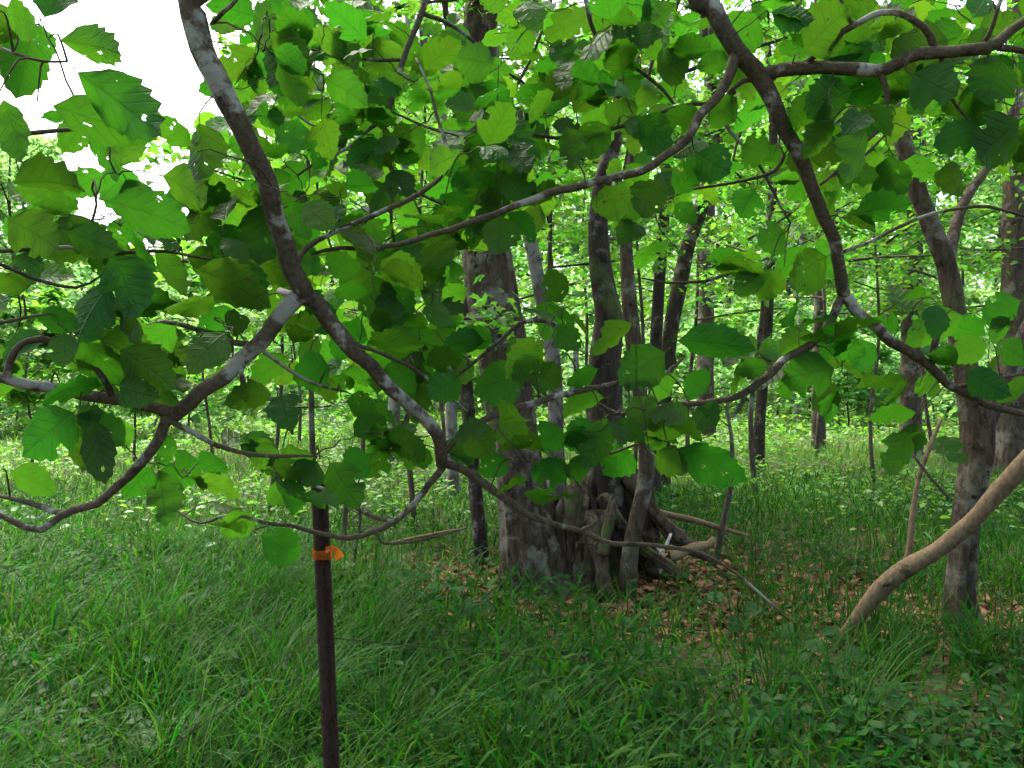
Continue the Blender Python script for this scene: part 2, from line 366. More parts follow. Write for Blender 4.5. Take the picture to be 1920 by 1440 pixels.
# --- short leafy stilt-like grass, all over
def dens_stilt(x, y): return np.clip((12 - y) / 5, 0, 1) * np.clip(.9 - bareness(x, y) * .97, 0, 1) * np.clip(.72 + .5 * smooth_noise(x, y, 2.2, 3), .15, 1)
x, y, q = sample_floor(30000, 1.9, 12.0, 1.05, 11, dens_stilt)
n = len(x); hz = q.uniform(.03, .30, n) * np.clip(.75 + .5 * smooth_noise(x, y, 1.3, 5), .35, 1.3)
A = blades(x, y, gz(x, y) + hz, q.uniform(0, 6.28, n), q.uniform(.07, .17, n), q.uniform(.008, .016, n), q.normal(.75, .3, n), q.uniform(.4, 1.5, n), 3, q)
x, y, q = sample_floor(10500, 1.9, 12.0, 1.0, 12, dens_stilt); n = len(x)
B = blades(x, y, gz(x, y) - .01, q.uniform(0, 6.28, n), q.uniform(.14, .42, n), q.uniform(.005, .011, n), np.abs(q.normal(.15, .15, n)), q.uniform(.4, 1.7, n), 4, q)
V, F = join([A, B])
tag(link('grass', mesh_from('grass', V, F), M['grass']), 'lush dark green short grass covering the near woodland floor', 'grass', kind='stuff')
# --- long arching sedge tussocks
cx, cy_, q = sample_floor(150, 2.0, 6.4, 1.0, 21, lambda x, y: np.where(x < -.2 * y + .2, .9, .18) * (1 - bareness(x, y)))
per = q.integers(30, 65, len(cx)); idx = np.repeat(np.arange(len(cx)), per); n = len(idx)
x = cx[idx] + q.normal(0, .035, n); y = cy_[idx] + q.normal(0, .035, n)
az = q.uniform(0, 6.28, n); bias = q.uniform(-.6, .5, len(cx))[idx]
az = np.where(q.uniform(0, 1, n) < .5, bias + q.normal(0, .8, n), az)
A = blades(x, y, gz(x, y) - .01, az, q.uniform(.32, .78, n), q.uniform(.004, .0085, n), np.abs(q.normal(.30, .22, n)), q.uniform(.7, 1.9, n), 6, q)
# broad upright bright blades on the near floor by the middle
cx, cy_, q = sample_floor(70, 2.3, 5.6, 1.0, 22, lambda x, y: np.where((x > -.35 * y), .9, .12) * (1 - .4 * bareness(x, y)))
per = q.integers(5, 14, len(cx)); idx = np.repeat(np.arange(len(cx)), per); n = len(idx)
x = cx[idx] + q.normal(0, .05, n); y = cy_[idx] + q.normal(0, .05, n)
B = blades(x, y, gz(x, y) - .01, q.uniform(0, 6.28, n), q.uniform(.22, .5, n), q.uniform(.008, .014, n), np.abs(q.normal(.22, .15, n)), q.uniform(.5, 1.7, n), 6, q)
V, F = join([A, B])
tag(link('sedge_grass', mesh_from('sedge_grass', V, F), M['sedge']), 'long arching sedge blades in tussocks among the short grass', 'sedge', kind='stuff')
# --- far grass
def dens_far(x, y): return np.clip((y - 5.2) / 4.5, 0, 1) * np.clip(.95 - bareness(x, y) * .9, 0, 1) * np.clip(.8 + .4 * smooth_noise(x, y, .9, 8), .3, 1)
x, y, q = sample_floor(58000, 5.3, 30, 1.35, 31, dens_far); n = len(x)
sc = np.clip(y / 9, 1, 3)
A = blades(x, y, gz(x, y) - .01, q.uniform(0, 6.28, n), q.uniform(.12, .36, n), q.uniform(.006, .011, n) * sc, np.abs(q.normal(.35, .3, n)), q.uniform(.4, 1.7, n), 3, q)
x, y, q = sample_floor(22000, 26, 75, 1.2, 32); n = len(x)
B = blades(x, y, gz(x, y), q.uniform(0, 6.28, n), q.uniform(.25, .6, n), q.uniform(.04, .07, n), np.abs(q.normal(.35, .3, n)), q.uniform(.4, 1.5, n), 2, q)
V, F = join([A, B])
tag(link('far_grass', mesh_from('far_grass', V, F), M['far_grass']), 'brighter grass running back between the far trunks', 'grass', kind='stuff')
# --- low broad leaved ground cover
x, y, q = sample_floor(17000, 2.1, 9.5, 1.0, 41, lambda x, y: np.clip(.35 + .9 * smooth_noise(x, y, 1.6, 14), .04, 1) * (1 - .97 * bareness(x, y))); n = len(x)
pos = np.stack([x, y, gz(x, y) + q.uniform(.03, .24, n)], -1); az = q.uniform(0, 6.28, n)
A = scatter(*OVAL, pos, np.stack([np.cos(az), np.sin(az), q.normal(-.15, .2, n)], -1), np.stack([q.normal(0, .35, n), q.normal(0, .35, n), np.ones(n)], -1), *(lambda s: (s, s * q.uniform(.6, .95, n)))(q.uniform(.028, .07, n)))
x, y, q = sample_floor(17000, 6.0, 30, 1.2, 42, lambda x, y: np.clip((y - 6) / 4, 0, 1) * (1 - bareness(x, y)) * np.clip(.4 + .9 * smooth_noise(x, y, .8, 15), .05, 1)); n = len(x)
pos = np.stack([x, y, gz(x, y) + q.uniform(.05, .35, n)], -1); az = q.uniform(0, 6.28, n); s = q.uniform(.06, .12, n) * np.clip(y / 14, .8, 2)
B = scatter(*OVAL, pos, np.stack([np.cos(az), np.sin(az), q.normal(-.15, .2, n)], -1), np.stack([q.normal(0, .35, n), q.normal(0, .35, n), np.ones(n)], -1), s, s * .75)
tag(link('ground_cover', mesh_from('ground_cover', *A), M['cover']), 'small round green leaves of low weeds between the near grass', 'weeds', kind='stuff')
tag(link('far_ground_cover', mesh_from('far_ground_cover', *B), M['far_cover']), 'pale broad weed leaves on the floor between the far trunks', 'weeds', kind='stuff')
# --- dead leaf litter
x, y, q = sample_floor(12000, 3.0, 9.0, 1.0, 51, lambda x, y: np.clip(bareness(x, y) * 1.2 + .03, 0, 1)); n = len(x)
pos = np.stack([x, y, gz(x, y) + q.uniform(.003, .03, n)], -1); az = q.uniform(0, 6.28, n); s = q.uniform(.035, .10, n)
A = scatter(*OVAL, pos, np.stack([np.cos(az), np.sin(az), q.normal(0, .15, n)], -1), np.stack([q.normal(0, .3, n), q.normal(0, .3, n), np.ones(n)], -1), s, s * .7)
tag(link('leaf_litter', mesh_from('leaf_litter', *A), M['litter']), 'dry brown fallen leaves strewn round the tree base', 'leaf litter', kind='stuff')

# ------------------------------------------------------------------ trees
def flutes(seed, base=.6, nrib=7, depth=.13, t0=.12):
    q = np.random.default_rng(seed); ph = q.uniform(0, 6.28); ph2 = q.uniform(0, 6.28)
    def f(t, a):
        k = np.exp(-t / t0)
        return 1 + k * (base * .5 * (1 + .5 * np.sin(a * 3 + ph2)) + depth * 2 * np.sin(nrib * a + ph)) + depth * .35 * np.sin(nrib * a + ph + 3 * t)
    return f
def px_path(pts, d, base=True):
    """pts (px, py, width px) from the ground up; d metres away, or a list"""
    ds = d if isinstance(d, (list, tuple)) else [d] * len(pts)
    p = [P(x, y, dd) for (x, y, _), dd in zip(pts, ds)]; r = [w_ * dd / FPX / 2 for (_, _, w_), dd in zip(pts, ds)]
    if base: p[0][2] = float(gz(p[0][0], p[0][1])) - .05
    return p, r
def grow_on(p, r, top, lean=(0, 0)):
    """carry a stem on above what the photograph shows"""
    p = list(p); r = list(r); h = top - p[-1][2]
    if h <= 0: return p, r
    r0 = r[-1]
    for k in (.35, .7, 1.0):
        p.append(p[-1] + np.array((lean[0] * h * .35 + random.uniform(-.15, .15), lean[1] * h * .35 + random.uniform(-.15, .15), h * (.35 if k < 1 else .3))))
        r.append(r0 * (1 - k * .8))
    return p, r
def crown(path, rad, z0, nbr, blen, lpb, lsize, seed, tmpl=OVAL, up=.35, flat=.10, avoid=None):
    """limbs with flat sprays of leaves from height z0 to the top of a stem"""
    q = np.random.default_rng(seed); path = np.asarray(path); wood = []; LP = []
    zs = path[:, 2]
    for b in range(nbr):
        f = (b + .5) / nbr; z = z0 + (zs[-1] - z0) * f ** .9
        k = min(int(np.searchsorted(zs, z)), len(path) - 1); s = path[k]
        az = b * 2.4 + q.uniform(-.5, .5); L = blen * (1 - .45 * f) * q.uniform(.75, 1.25)
        d = np.array((math.cos(az), math.sin(az), up + .5 * f)); c1 = s + d * L * .5 + q.normal(0, .06 * L, 3); c2 = s + d * L * np.array((1, 1, .75)) + q.normal(0, .08 * L, 3)
        pp, rr = spline([s, c1, c2], [min(rad[k] * .5, .012 * L + .008), .008 * L + .004, .004], L / 5)
        wood.append(tube(pp, rr, 5, cap=False))
        n = int(lpb * q.uniform(.7, 1.3)); t = q.uniform(.25, 1.02, n)
        base = np.stack([np.interp(t, np.linspace(0, 1, len(pp)), pp[:, j]) for j in range(3)], -1)
        side = np.array((-math.sin(az), math.cos(az), 0.)); spread = (.42 * (1.15 - t) + .08) * L
        # gather into side twigs so that gaps stay open
        tw = np.round(t * 9) ; off = np.sin(tw * 2.1 + b) * .5 + q.normal(0, .5, n)
        pos = base + side * (off * spread)[:, None] + np.array((0, 0, 1.)) * (q.normal(0, flat * L, n) - .10 * np.abs(off) * spread)[:, None] + q.normal(0, .03, (n, 3))
        LP.append(pos)
    pos = np.vstack(LP); n = len(pos)
    if avoid is not None: pos = pos[~avoid(pos)]; n = len(pos)
    az = q.uniform(0, 6.28, n); s = lsize * q.uniform(.65, 1.3, n)
    nr = np.stack([q.normal(0, .5, n), q.normal(0, .5, n) , np.abs(q.normal(.9, .3, n))], -1)
    A = scatter(*tmpl, pos, np.stack([np.cos(az), np.sin(az), q.normal(-.45, .3, n)], -1), nr, s, s * (.95 if tmpl is MAPLE else .72))
    return wood, A
def tree(name, label, cat, p, r, bark_m, leaf_m, z0, nbr, blen, lpb, lsize, seed, nseg=12, amp=.06, step=.22, flute=None, group=None, tmpl=OVAL, up=.35, flat=.10, avoid=None, extra=None):
    base = np.array((p[0][0], p[0][1], float(gz(p[0][0], p[0][1]))))
    t = thing(name, label, cat, base, group)
    pp, rr = spline(p, r, step)
    parts = [tube(pp, rr, nseg, amp, seed, flute)]
    if nbr:
        wood, A = crown(pp, rr, z0, nbr, blen, lpb, lsize, seed, tmpl, up, flat, avoid)
        parts += wood
    V, F = join(parts); link('trunk', mesh_from('trunk', V - base, F), bark_m, t)
    if extra:
        for nm, eV, eF, em in extra: link(nm, mesh_from(nm, eV - base, eF), em, t)
    if nbr: link('crown', mesh_from('crown', A[0] - base, A[1], smooth=False), leaf_m, t, 'stuff')
    return t
# keep the bright gap of sky at the upper left open
def gap(pos):
    u = pos[:, 0] / pos[:, 1]; v = (pos[:, 2] - CAM_H) / pos[:, 1]
    return (pos[:, 1] > .5) & (u > -.56) & (u < -.345) & (v > .285)

# the big multi-stemmed maple in the middle
D0 = 5.85
p, r = px_path([(1008, 1108, 135), (1000, 1062, 118), (990, 1000, 100), (975, 900, 84), (958, 780, 86), (940, 650, 94), (920, 540, 95), (908, 430, 86), (900, 300, 68), (898, 150, 62), (900, 40, 62), (905, -80, 56)], D0)
p, r = grow_on(p, r, 11.5, (.03, .02))
main_p, main_r = p, r
ex = []
def stem_part(pts, d, top, seed, m, lean=(0, 0), nm='stem', flute=None, nseg=12):
    a, b = px_path(pts, d)
    if top: a, b = grow_on(a, b, top, lean)
    pp, rr = spline(a, b, .15); V, F = tube(pp, rr, nseg, .07, seed, flute); ex.append((nm, V, F, m))
    return a, b
stem_part([(1160, 1075, 62), (1150, 980, 56), (1140, 860, 52), (1133, 700, 56), (1140, 600, 52), (1128, 520, 44), (1120, 420, 36), (1135, 320, 32), (1160, 210, 28), (1170, 60, 26)], 6.2, 9.5, 5, M['dark_bark'], (.03, .05), flute=flutes(3, .5, 5, .1))
stem_part([(1172, 1090, 40), (1182, 1030, 32), (1200, 950, 30), (1212, 880, 30), (1205, 780, 28), (1190, 660, 30), (1178, 540, 28), (1175, 430, 24), (1185, 300, 22)], 5.6, 7.5, 6, M['maple_bark'], (.05, .1))
stem_part([(1060, 1080, 60), (1045, 980, 44), (1040, 880, 34), (1042, 760, 28), (1035, 660, 28), (1015, 560, 27), (995, 450, 25), (970, 360, 24), (950, 280, 22), (930, 150, 20)], 6.3, 8.0, 7, M['pale_bark'], (-.05, .05))
stem_part([(905, 1040, 30), (890, 900, 26), (875, 740, 25), (872, 620, 24), (880, 560, 22), (884, 450, 20), (870, 300, 16)], 6.5, 7.0, 8, M['dark_bark'], (-.04, .04))
tree('maple_tree', 'big multi-stemmed maple with pale mottled bark rising from a fluted base', 'tree', main_p, main_r, M['maple_bark'], M['tree_leaf'], 4.3, 16, 2.6, 260, .105, 101,
     nseg=36, amp=.03, step=.07, flute=flutes(2, .22, 11, .10, .06), tmpl=MAPLE, extra=ex, avoid=gap)

# other trunks, left to right across the photograph
TR = [
 ('slender_tree', 'slim pale birch-like trunk showing high behind the big maple', [(850, 905, 22), (845, 700, 22), (838, 500, 22), (835, 350, 24), (826, 220, 25), (806, 120, 24), (795, 40, 22)], 9.5, 11, 'pale_bark', 4.6, 10, 2.0, 240, .10),
 ('slender_tree', 'whitish trunk glimpsed through leaves in the upper middle', [(735, 880, 22), (742, 700, 22), (750, 500, 22), (760, 350, 22), (764, 250, 22), (770, 100, 20)], 12.5, 12, 'pale_bark', 5.0, 11, 2.2, 260, .11),
 ('forest_tree', 'straight dark mottled trunk just past the maple clump', [(1222, 930, 30), (1226, 800, 25), (1230, 640, 23), (1238, 500, 22), (1245, 400, 21), (1250, 300, 20)], 9.0, 10, 'dark_bark', 4.2, 10, 2.1, 260, .10),
 ('forest_tree', 'dark crooked trunk bending over to the right behind the maple', [(1238, 900, 32), (1244, 760, 28), (1256, 630, 28), (1275, 530, 30), (1290, 460, 28), (1310, 400, 27), (1328, 340, 25), (1345, 240, 22)], 10.0, 9, 'dark_bark', 4.4, 9, 2.0, 240, .10),
 ('forest_tree', 'stout straight brown trunk standing alone in the bright grass', [(1322, 828, 36), (1323, 740, 32), (1323, 600, 31), (1325, 480, 30), (1326, 350, 28), (1330, 200, 26)], 17.5, 15, 'far_bark', 6.5, 12, 3.0, 280, .14),
 ('forest_tree', 'thin dark trunk with its foot in ferny grass', [(1420, 888, 23), (1424, 800, 20), (1434, 680, 19), (1442, 560, 18), (1446, 420, 17), (1450, 250, 16)], 12.4, 10, 'dark_bark', 5.0, 10, 2.0, 240, .11),
 ('forest_tree', 'medium brown trunk furthest back in the sunny strip', [(1534, 846, 25), (1534, 760, 23), (1535, 640, 22), (1540, 520, 21), (1545, 400, 20), (1548, 200, 18)], 15.8, 13, 'far_bark', 5.5, 11, 2.4, 260, .13),
 ('slender_tree', 'very thin pale distant stem between two brown trunks', [(1494, 792, 11), (1496, 720, 10), (1500, 600, 9), (1503, 480, 9), (1505, 300, 8)], 25.0, 12, 'pale_bark', 6.0, 9, 2.4, 200, .17),
 ('forest_tree', 'straight pale brown trunk behind the curved stem', [(1708, 820, 38), (1708, 700, 36), (1710, 560, 35), (1712, 420, 36), (1714, 300, 38), (1716, 180, 36)], 14.5, 14, 'far_bark', 6.0, 11, 2.8, 280, .13),
 ('forest_tree', 'broad grey trunk cut by the edge of the view, high branches', [(1900, 905, 70), (1902, 780, 62), (1905, 640, 58), (1908, 480, 54), (1908, 330, 50), (1910, 150, 46)], 11.5, 13, 'far_bark', 5.8, 12, 2.8, 280, .12),
]
for k, (nm, lab, pts, d, top, bm, z0, nbr, bl, lpb, ls) in enumerate(TR):
    p, r = px_path(pts, d); p, r = grow_on(p, r, top, (random.uniform(-.05, .05), random.uniform(-.02, .08)))
    tree(nm, lab, 'tree', p, r, M[bm], M['tree_leaf'], z0, nbr, bl, int(lpb * .45), ls, 200 + k, nseg=12, step=.18, flute=flutes(k, .35, 5, .06, .05), group='trunks standing in the wood', avoid=gap)
# near curved tree on the right with a forked top
p, r = px_path([(1805, 1195, 66), (1800, 1120, 50), (1806, 1040, 46), (1816, 940, 50), (1832, 850, 58), (1830, 780, 60), (1812, 690, 44), (1796, 610, 40), (1778, 510, 36), (1745, 420, 34), (1715, 340, 32), (1692, 260, 30), (1665, 170, 27), (1635, 80, 24), (1610, -20, 20)], 4.85)
p, r = grow_on(p, r, 5.6, (-.1, .1))
ex = []
a, b = [P(1778, 505, 4.85), P(1788, 440, 4.9), P(1812, 370, 5.0), P(1852, 310, 5.1), P(1890, 220, 5.2), P(1930, 90, 5.3)], [.036, .034, .03, .028, .024, .016]
pp, rr = spline(a, b, .1); ex.append(('fork', *tube(pp, rr, 9, .05, 3), M['maple_bark']))
a, b = [P(1838, 800, 4.85), P(1870, 740, 4.9), P(1905, 660, 5.0), P(1960, 540, 5.1)], [.075, .055, .042, .03]
pp, rr = spline(a, b, .1); ex.append(('fork', *tube(pp, rr, 9, .05, 4), M['dark_bark']))
_ff = flutes(9, .35, 5, .10, .05)
def split_foot(t, a):
    dd = np.angle(np.exp(1j * (a - SPLIT)))
    return _ff(t, a) * (1 - .62 * np.exp(-(dd / .16) ** 2) * np.exp(-(t / .13) ** 4))
SPLIT = R(-78)
tree('crooked_tree', 'near crooked tree with a dark split at its foot and a bent forked stem', 'tree', p, r, M['maple_bark'], M['tree_leaf'], 4.2, 7, 1.3, 120, .09, 301, nseg=40, amp=.05, step=.05, flute=split_foot, extra=ex, avoid=gap)

# unseen tall trees added beside and behind the viewer to shade the foreground
for k, (x_, y_, ln) in enumerate(((-4.3, 1.2, (.10, .05)), (4.6, .8, (-.10, .06)), (.6, -2.6, (0, .12)))):
    p = [np.array((x_, y_, -.05))] + [np.array((x_ + ln[0] * h, y_ + ln[1] * h, h)) for h in (1.5, 3, 5, 7, 9.5)]
    tree('canopy_tree', ['tall tree out of view at the left, crown shading the near branches', 'tall tree out of view at the right, crown shading the near branches', 'tall tree behind the viewer, crown shading the near grass'][k], 'tree', p, [.16, .14, .12, .10, .08, .03], M['dark_bark'], M['tree_leaf'], 4.4, 15, 4.2, 420, .13, 330 + k,
         nseg=10, step=.5, group='tall trees overhead', up=.12, flat=.06, avoid=lambda a: gap(a) | ((a[:, 1] > .2) & (a[:, 2] < 1.9 + .5 * a[:, 1])))
# thin saplings
SAP = [
 ('bare pale sapling pole rising behind the rusty post', [(640, 1095, 12), (643, 1020, 11), (648, 950, 10), (654, 890, 9), (656, 840, 7)], 5.6, 0),
 ('thin leaning sapling stem over the fallen stick', [(1338, 1045, 14), (1355, 985, 12), (1370, 910, 10), (1372, 830, 8), (1362, 760, 6)], 6.4, 0),
 ('short forked sapling beside the bare pole', [(655, 1085, 6), (668, 1020, 6), (676, 975, 5), (670, 940, 4)], 5.7, 0),
]
for k, (lab, pts, d, nb) in enumerate(SAP):
    p, r = px_path(pts, d); pp, rr = spline(p, r, .06)
    base = p[0] + np.array((0, 0, .05)); t = thing('sapling', lab, 'sapling', base)
    V, F = tube(pp, rr, 7, .06, k); link('stem', mesh_from('stem', V - base, F), M['far_bark'], t)
    for j in range(4):
        s = pp[int(len(pp) * (.45 + .13 * j))]; e = s + np.array((random.uniform(-.22, .22), random.uniform(-.1, .1), random.uniform(.05, .2)))
        V, F = tube(*spline([s, (s + e) / 2 + rng.normal(0, .02, 3), e], [.006, .004, .002], .05), 5); link('twig', mesh_from('twig', V - base, F), M['twig_bark'], t)

# understory saplings in leaf and background trees
def stem_at(px, d, h, w0, lean=.06):
    x = (px - 960) / FPX * d; z = float(gz(x, d)) - .05
    p = [np.array((x, d, z))]; 
    for k in range(1, 6): p.append(p[-1] + np.array((random.uniform(-lean, lean) * h / 5 * 2, random.uniform(-lean, lean) * h / 5 * 2, h / 5)))
    return p, [w0 * (1 - .16 * k) for k in range(6)]
US = [(610, 5.4, 4.6, .05), (1060, 8.2, 5.5, .07), (1180, 7.6, 4.5, .05), (1420, 9.5, 5.4, .07), (780, 8.0, 5.4, .06), (500, 8.5, 4.6, .05), (250, 13.0, 2.6, .05), (50, 10.5, 2.4, .05),
      (1640, 11, 5.0, .06), (1830, 12.5, 5.2, .07), (1960, 9.5, 5.6, .07), (950, 11, 6.2, .07), (1290, 13, 6.0, .08), (680, 12.5, 6.0, .07), (400, 14, 3.6, .06), (1530, 14.5, 6.4, .08), (1110, 15, 6.5, .08),
      (840, 15.5, 6.5, .08), (1750, 16, 6.5, .08), (560, 16.5, 5.5, .07)]
US_LABEL = ['leafy sapling right behind the rusty post', "young leafy tree rising behind the maple's right stems", 'slim leafy tree between the maple and the dark mottled trunk', 'young tree spreading leaves right of the crooked dark trunk', 'leafy young tree just left of the big maple', 'slim leafy tree left of the rusty post', 'low leafy sapling in the bright gap under the left fork', 'lowest leafy sapling by the far left edge', 'young leafy tree left of the near curved stem', 'leafy young tree seen through the forked stem', 'leafy young tree by the right edge in front of the grey trunk', 'slender leafy tree straight behind the big maple', 'leafy tree behind the stout straight brown trunk', 'leafy tree behind the whitish upper trunk', 'small leafy tree deep behind the left fork', 'leafy tree near the medium brown furthest trunk', "leafy tree far behind the maple's dark stem", 'leafy tree far behind the slim birch-like trunk', 'leafy tree behind the pale brown trunk at right', 'leafy tree far behind the bare sapling pole']
for k, (px, d, h, w0) in enumerate(US):
    p, r = stem_at(px, d, h, w0 * .5)
    low = .75 if px < 600 else (1.5 if px < 900 else 2.1)
    tree('understory_tree', US_LABEL[k], 'tree', p, r, M['far_bark'], M['tree_leaf'], low, 13, h * .30, int(120 + 70 * h / 5), .085 if d < 10 else .11, 400 + k, nseg=7, step=.4,
         group='leafy young trees filling the understory', tmpl=MAPLE if d < 9 else OVAL, up=.18, flat=.07, avoid=gap)
q = np.random.default_rng(77)
k = 0
for d, cnt in ((38, 14), (48, 16)):
    for j in range(cnt):
        u = -.72 + 1.44 * (j + .5 + q.uniform(-.3, .3)) / cnt
        h = d * q.uniform(.28, .42) + 1.0 if u > -.30 else d * q.uniform(.12, .2) + 1.0
        if u < -.56: h = d * .26 + 1.5
        p, r = stem_at(960 + u * FPX, d + q.uniform(-2, 2), h, .016 * h)
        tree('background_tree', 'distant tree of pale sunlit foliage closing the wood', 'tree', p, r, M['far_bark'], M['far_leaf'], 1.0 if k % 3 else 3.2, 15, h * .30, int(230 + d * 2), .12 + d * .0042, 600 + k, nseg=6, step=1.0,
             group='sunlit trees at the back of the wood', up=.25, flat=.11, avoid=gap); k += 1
# low bushes at the back edge
for j in range(46):
    u = -.70 + 1.40 * (j + .5 + q.uniform(-.3, .3)) / 46; d = q.uniform(18, 31); h = q.uniform(1.5, 3.6)
    p, r = stem_at(960 + u * FPX, d, h, .03)
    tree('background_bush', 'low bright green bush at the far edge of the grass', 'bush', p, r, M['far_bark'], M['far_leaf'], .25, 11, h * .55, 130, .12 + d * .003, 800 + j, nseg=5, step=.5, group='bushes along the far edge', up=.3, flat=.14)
# the wood beyond, one mass
q = np.random.default_rng(5); n = 62000
u = q.uniform(-.85, .85, n); d = q.uniform(56, 74, n)
top = np.where(u > -.30, .27 + .05 * np.sin(u * 21) + .03 * np.sin(u * 47), .17 + .03 * np.sin(u * 33)) ; top = np.where(u < -.6, .30, top)
cl = np.sin(u * 90) * .5 + .5
h = d * top * q.uniform(0, 1, n) ** .8 * (.88 + .12 * cl)
pos = np.stack([u * d, d, h + .3], -1) + q.normal(0, .3, (n, 3))
az = q.uniform(0, 6.28, n); s = q.uniform(.35, .75, n)
A = scatter(*LEAF2, pos, np.stack([np.cos(az), np.sin(az), q.normal(-.4, .3, n)], -1), np.stack([q.normal(0, .5, n), q.normal(0, .5, n), np.ones(n)], -1), s, s * .8)
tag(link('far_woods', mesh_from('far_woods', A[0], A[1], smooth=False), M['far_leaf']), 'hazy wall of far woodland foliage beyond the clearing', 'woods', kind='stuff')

# ------------------------------------------------------------------ things on the floor
def solid(name, pts, rads, m, parent=None, base=None, nseg=10, amp=.06, seed=0, step=.06, flute=None):
    pp, rr = spline(pts, rads, step); V, F = tube(pp, rr, nseg, amp, seed, flute)
    return link(name, mesh_from(name, V - (base if base is not None else 0), F), m, parent)
# hollow rotten stump at the foot of the maple clump
sb = P(1150, 1065, 6.0); sb[2] = float(gz(sb[0], sb[1]))
st = thing('hollow_stump', 'broken hollow grey-brown stump with buttress roots at the maple foot', 'stump', sb)
def shell(nm, a0, a1, hs, rad, seed, rin=.7, m='rot_wood', cx=0., cy=0.):
    """a curved upright slab of broken trunk with a ragged top"""
    q = np.random.default_rng(seed); na, nh = 15, 12; ang = np.linspace(a0, a1, na); Vs = []
    for rr_ in (1.0, rin):
        for j in range(nh):
            t = j / (nh - 1)
            for i_, a in enumerate(ang):
                top = hs * (.6 + .4 * abs(math.sin(a * 3.1 + seed)) + .10 * math.sin(a * 9 + seed)) * (1 - .5 * abs(i_ / (na - 1) - .5))
                f = rad * rr_ * (1 + .55 * math.exp(-t * 4) + .09 * math.sin(a * 11 + seed) + .03 * math.sin(t * 14 + a * 5)) * (1 - .18 * t)
                Vs.append((sb[0] + cx + f * math.cos(a), sb[1] + cy + f * math.sin(a), sb[2] - .05 + top * t + (.02 * math.sin(a * 17 + seed) if t == 1 else 0)))
    F = []
    o = nh * na
    for j in range(nh - 1):
        for i_ in range(na - 1):
            k_ = j * na + i_; F.append((k_, k_ + 1, k_ + na + 1, k_ + na)); F.append((o + k_, o + k_ + na, o + k_ + na + 1, o + k_ + 1))
    for j in range(nh - 1):
        k_ = j * na; F.append((k_, k_ + na, o + k_ + na, o + k_)); k_ = j * na + na - 1; F.append((k_, o + k_, o + k_ + na, k_ + na))
    for i_ in range(na - 1):
        k_ = (nh - 1) * na + i_; F.append((k_, k_ + 1, o + k_ + 1, o + k_))
    link(nm, mesh_from(nm, np.array(Vs) - sb, [np.array(F)]), M[m], st)
shell('bark_wall', R(5), R(190), .95, .32, 1, .72)
shell('bark_wall', R(195), R(262), .60, .29, 3, .74, cx=-.02)
shell('bark_wall', R(120), R(285), .74, .15, 8, .55, cx=-.33, cy=-.10)
shell('bark_wall', R(180), R(330), .46, .13, 12, .5, cx=-.20, cy=-.24)
def ridged(sd):
    q_ = np.random.default_rng(sd); f1, f2, f3 = q_.uniform(0, 6.28, 3)
    return lambda t, a: 1 + .30 * np.sin(2 * a + f1 + 4 * t) + .16 * np.sin(5 * a + f3 + 5 * t) + .12 * np.sin(7 * a + f2 - 3 * t) + .12 * np.sin(9 * t + f3) + .07 * np.sin(23 * t + 2 * a)
roots = [([P(1128, 930, 5.8), P(1165, 985, 5.75), P(1205, 1028, 5.7), P(1255, 1062, 5.65), P(1290, 1085, 5.6)], [.05, .045, .036, .026, .013]),
         ([P(1185, 890, 6.15), P(1230, 965, 6.0), P(1275, 1015, 5.9), P(1340, 1050, 5.8)], [.08, .06, .045, .02]),
         ([P(1120, 960, 5.75), P(1122, 1020, 5.65), P(1130, 1080, 5.55), P(1140, 1120, 5.5)], [.07, .055, .06, .05])]
for k, (a, b) in enumerate(roots): solid('root', a, b, M['rot_wood'], st, sb, 20, .08, 30 + k, .025, ridged(k))
for k, (a, b, m) in enumerate([([P(1085, 880, 5.75), P(1078, 930, 5.7), P(1070, 990, 5.65)], [.03, .045, .055], 'rot_wood'), ([P(1150, 930, 5.6), P(1140, 985, 5.55), P(1130, 1040, 5.5)], [.018, .03, .035], 'bare_wood')]):
    solid('splinter', a, b, M['rot_wood'], st, sb, 14, .1, 50 + k, .02, ridged(9 + k))
# the thick leaning limb on the right
lb = P(1578, 1203, 4.62)
lt = thing('leaning_limb', 'smooth tan fallen limb leaning up out of the grass', 'fallen limb', lb)
solid('limb', [P(1566, 1212, 4.66), P(1600, 1170, 4.6), P(1650, 1105, 4.5), P(1700, 1065, 4.42), P(1760, 1030, 4.35), P(1820, 980, 4.28), P(1870, 925, 4.2), P(1925, 865, 4.12), P(2060, 740, 3.95), P(2200, 640, 3.8)],
      [.030, .037, .048, .047, .042, .041, .043, .048, .048, .042], M['bare_wood'], lt, lb, 16, .05, 3, .05)
solid('stub', [P(1690, 1068, 4.45), P(1672, 1090, 4.42), P(1655, 1098, 4.4)], [.02, .016, .008], M['rot_wood'], lt, lb, 8, .1, 2, .03)
sk = P(1693, 1062, 4.55); sk_t = thing('upright_stick', 'thin crooked brown stick standing against the leaning limb', 'stick', sk)
solid('stick', [P(1690, 1075, 4.55), P(1703, 1040, 4.55), P(1712, 960, 4.57), P(1722, 900, 4.6), P(1742, 840, 4.62), P(1765, 785, 4.65)], [.019, .018, .016, .014, .013, .010], M['bare_wood'], sk_t, sk, 8, .08, 6, .05)
solid('side_twig', [P(1710, 850, 4.6), P(1740, 890, 4.55), P(1780, 935, 4.5)], [.008, .009, .007], M['twig_bark'], sk_t, sk, 6, .05, 7, .05)
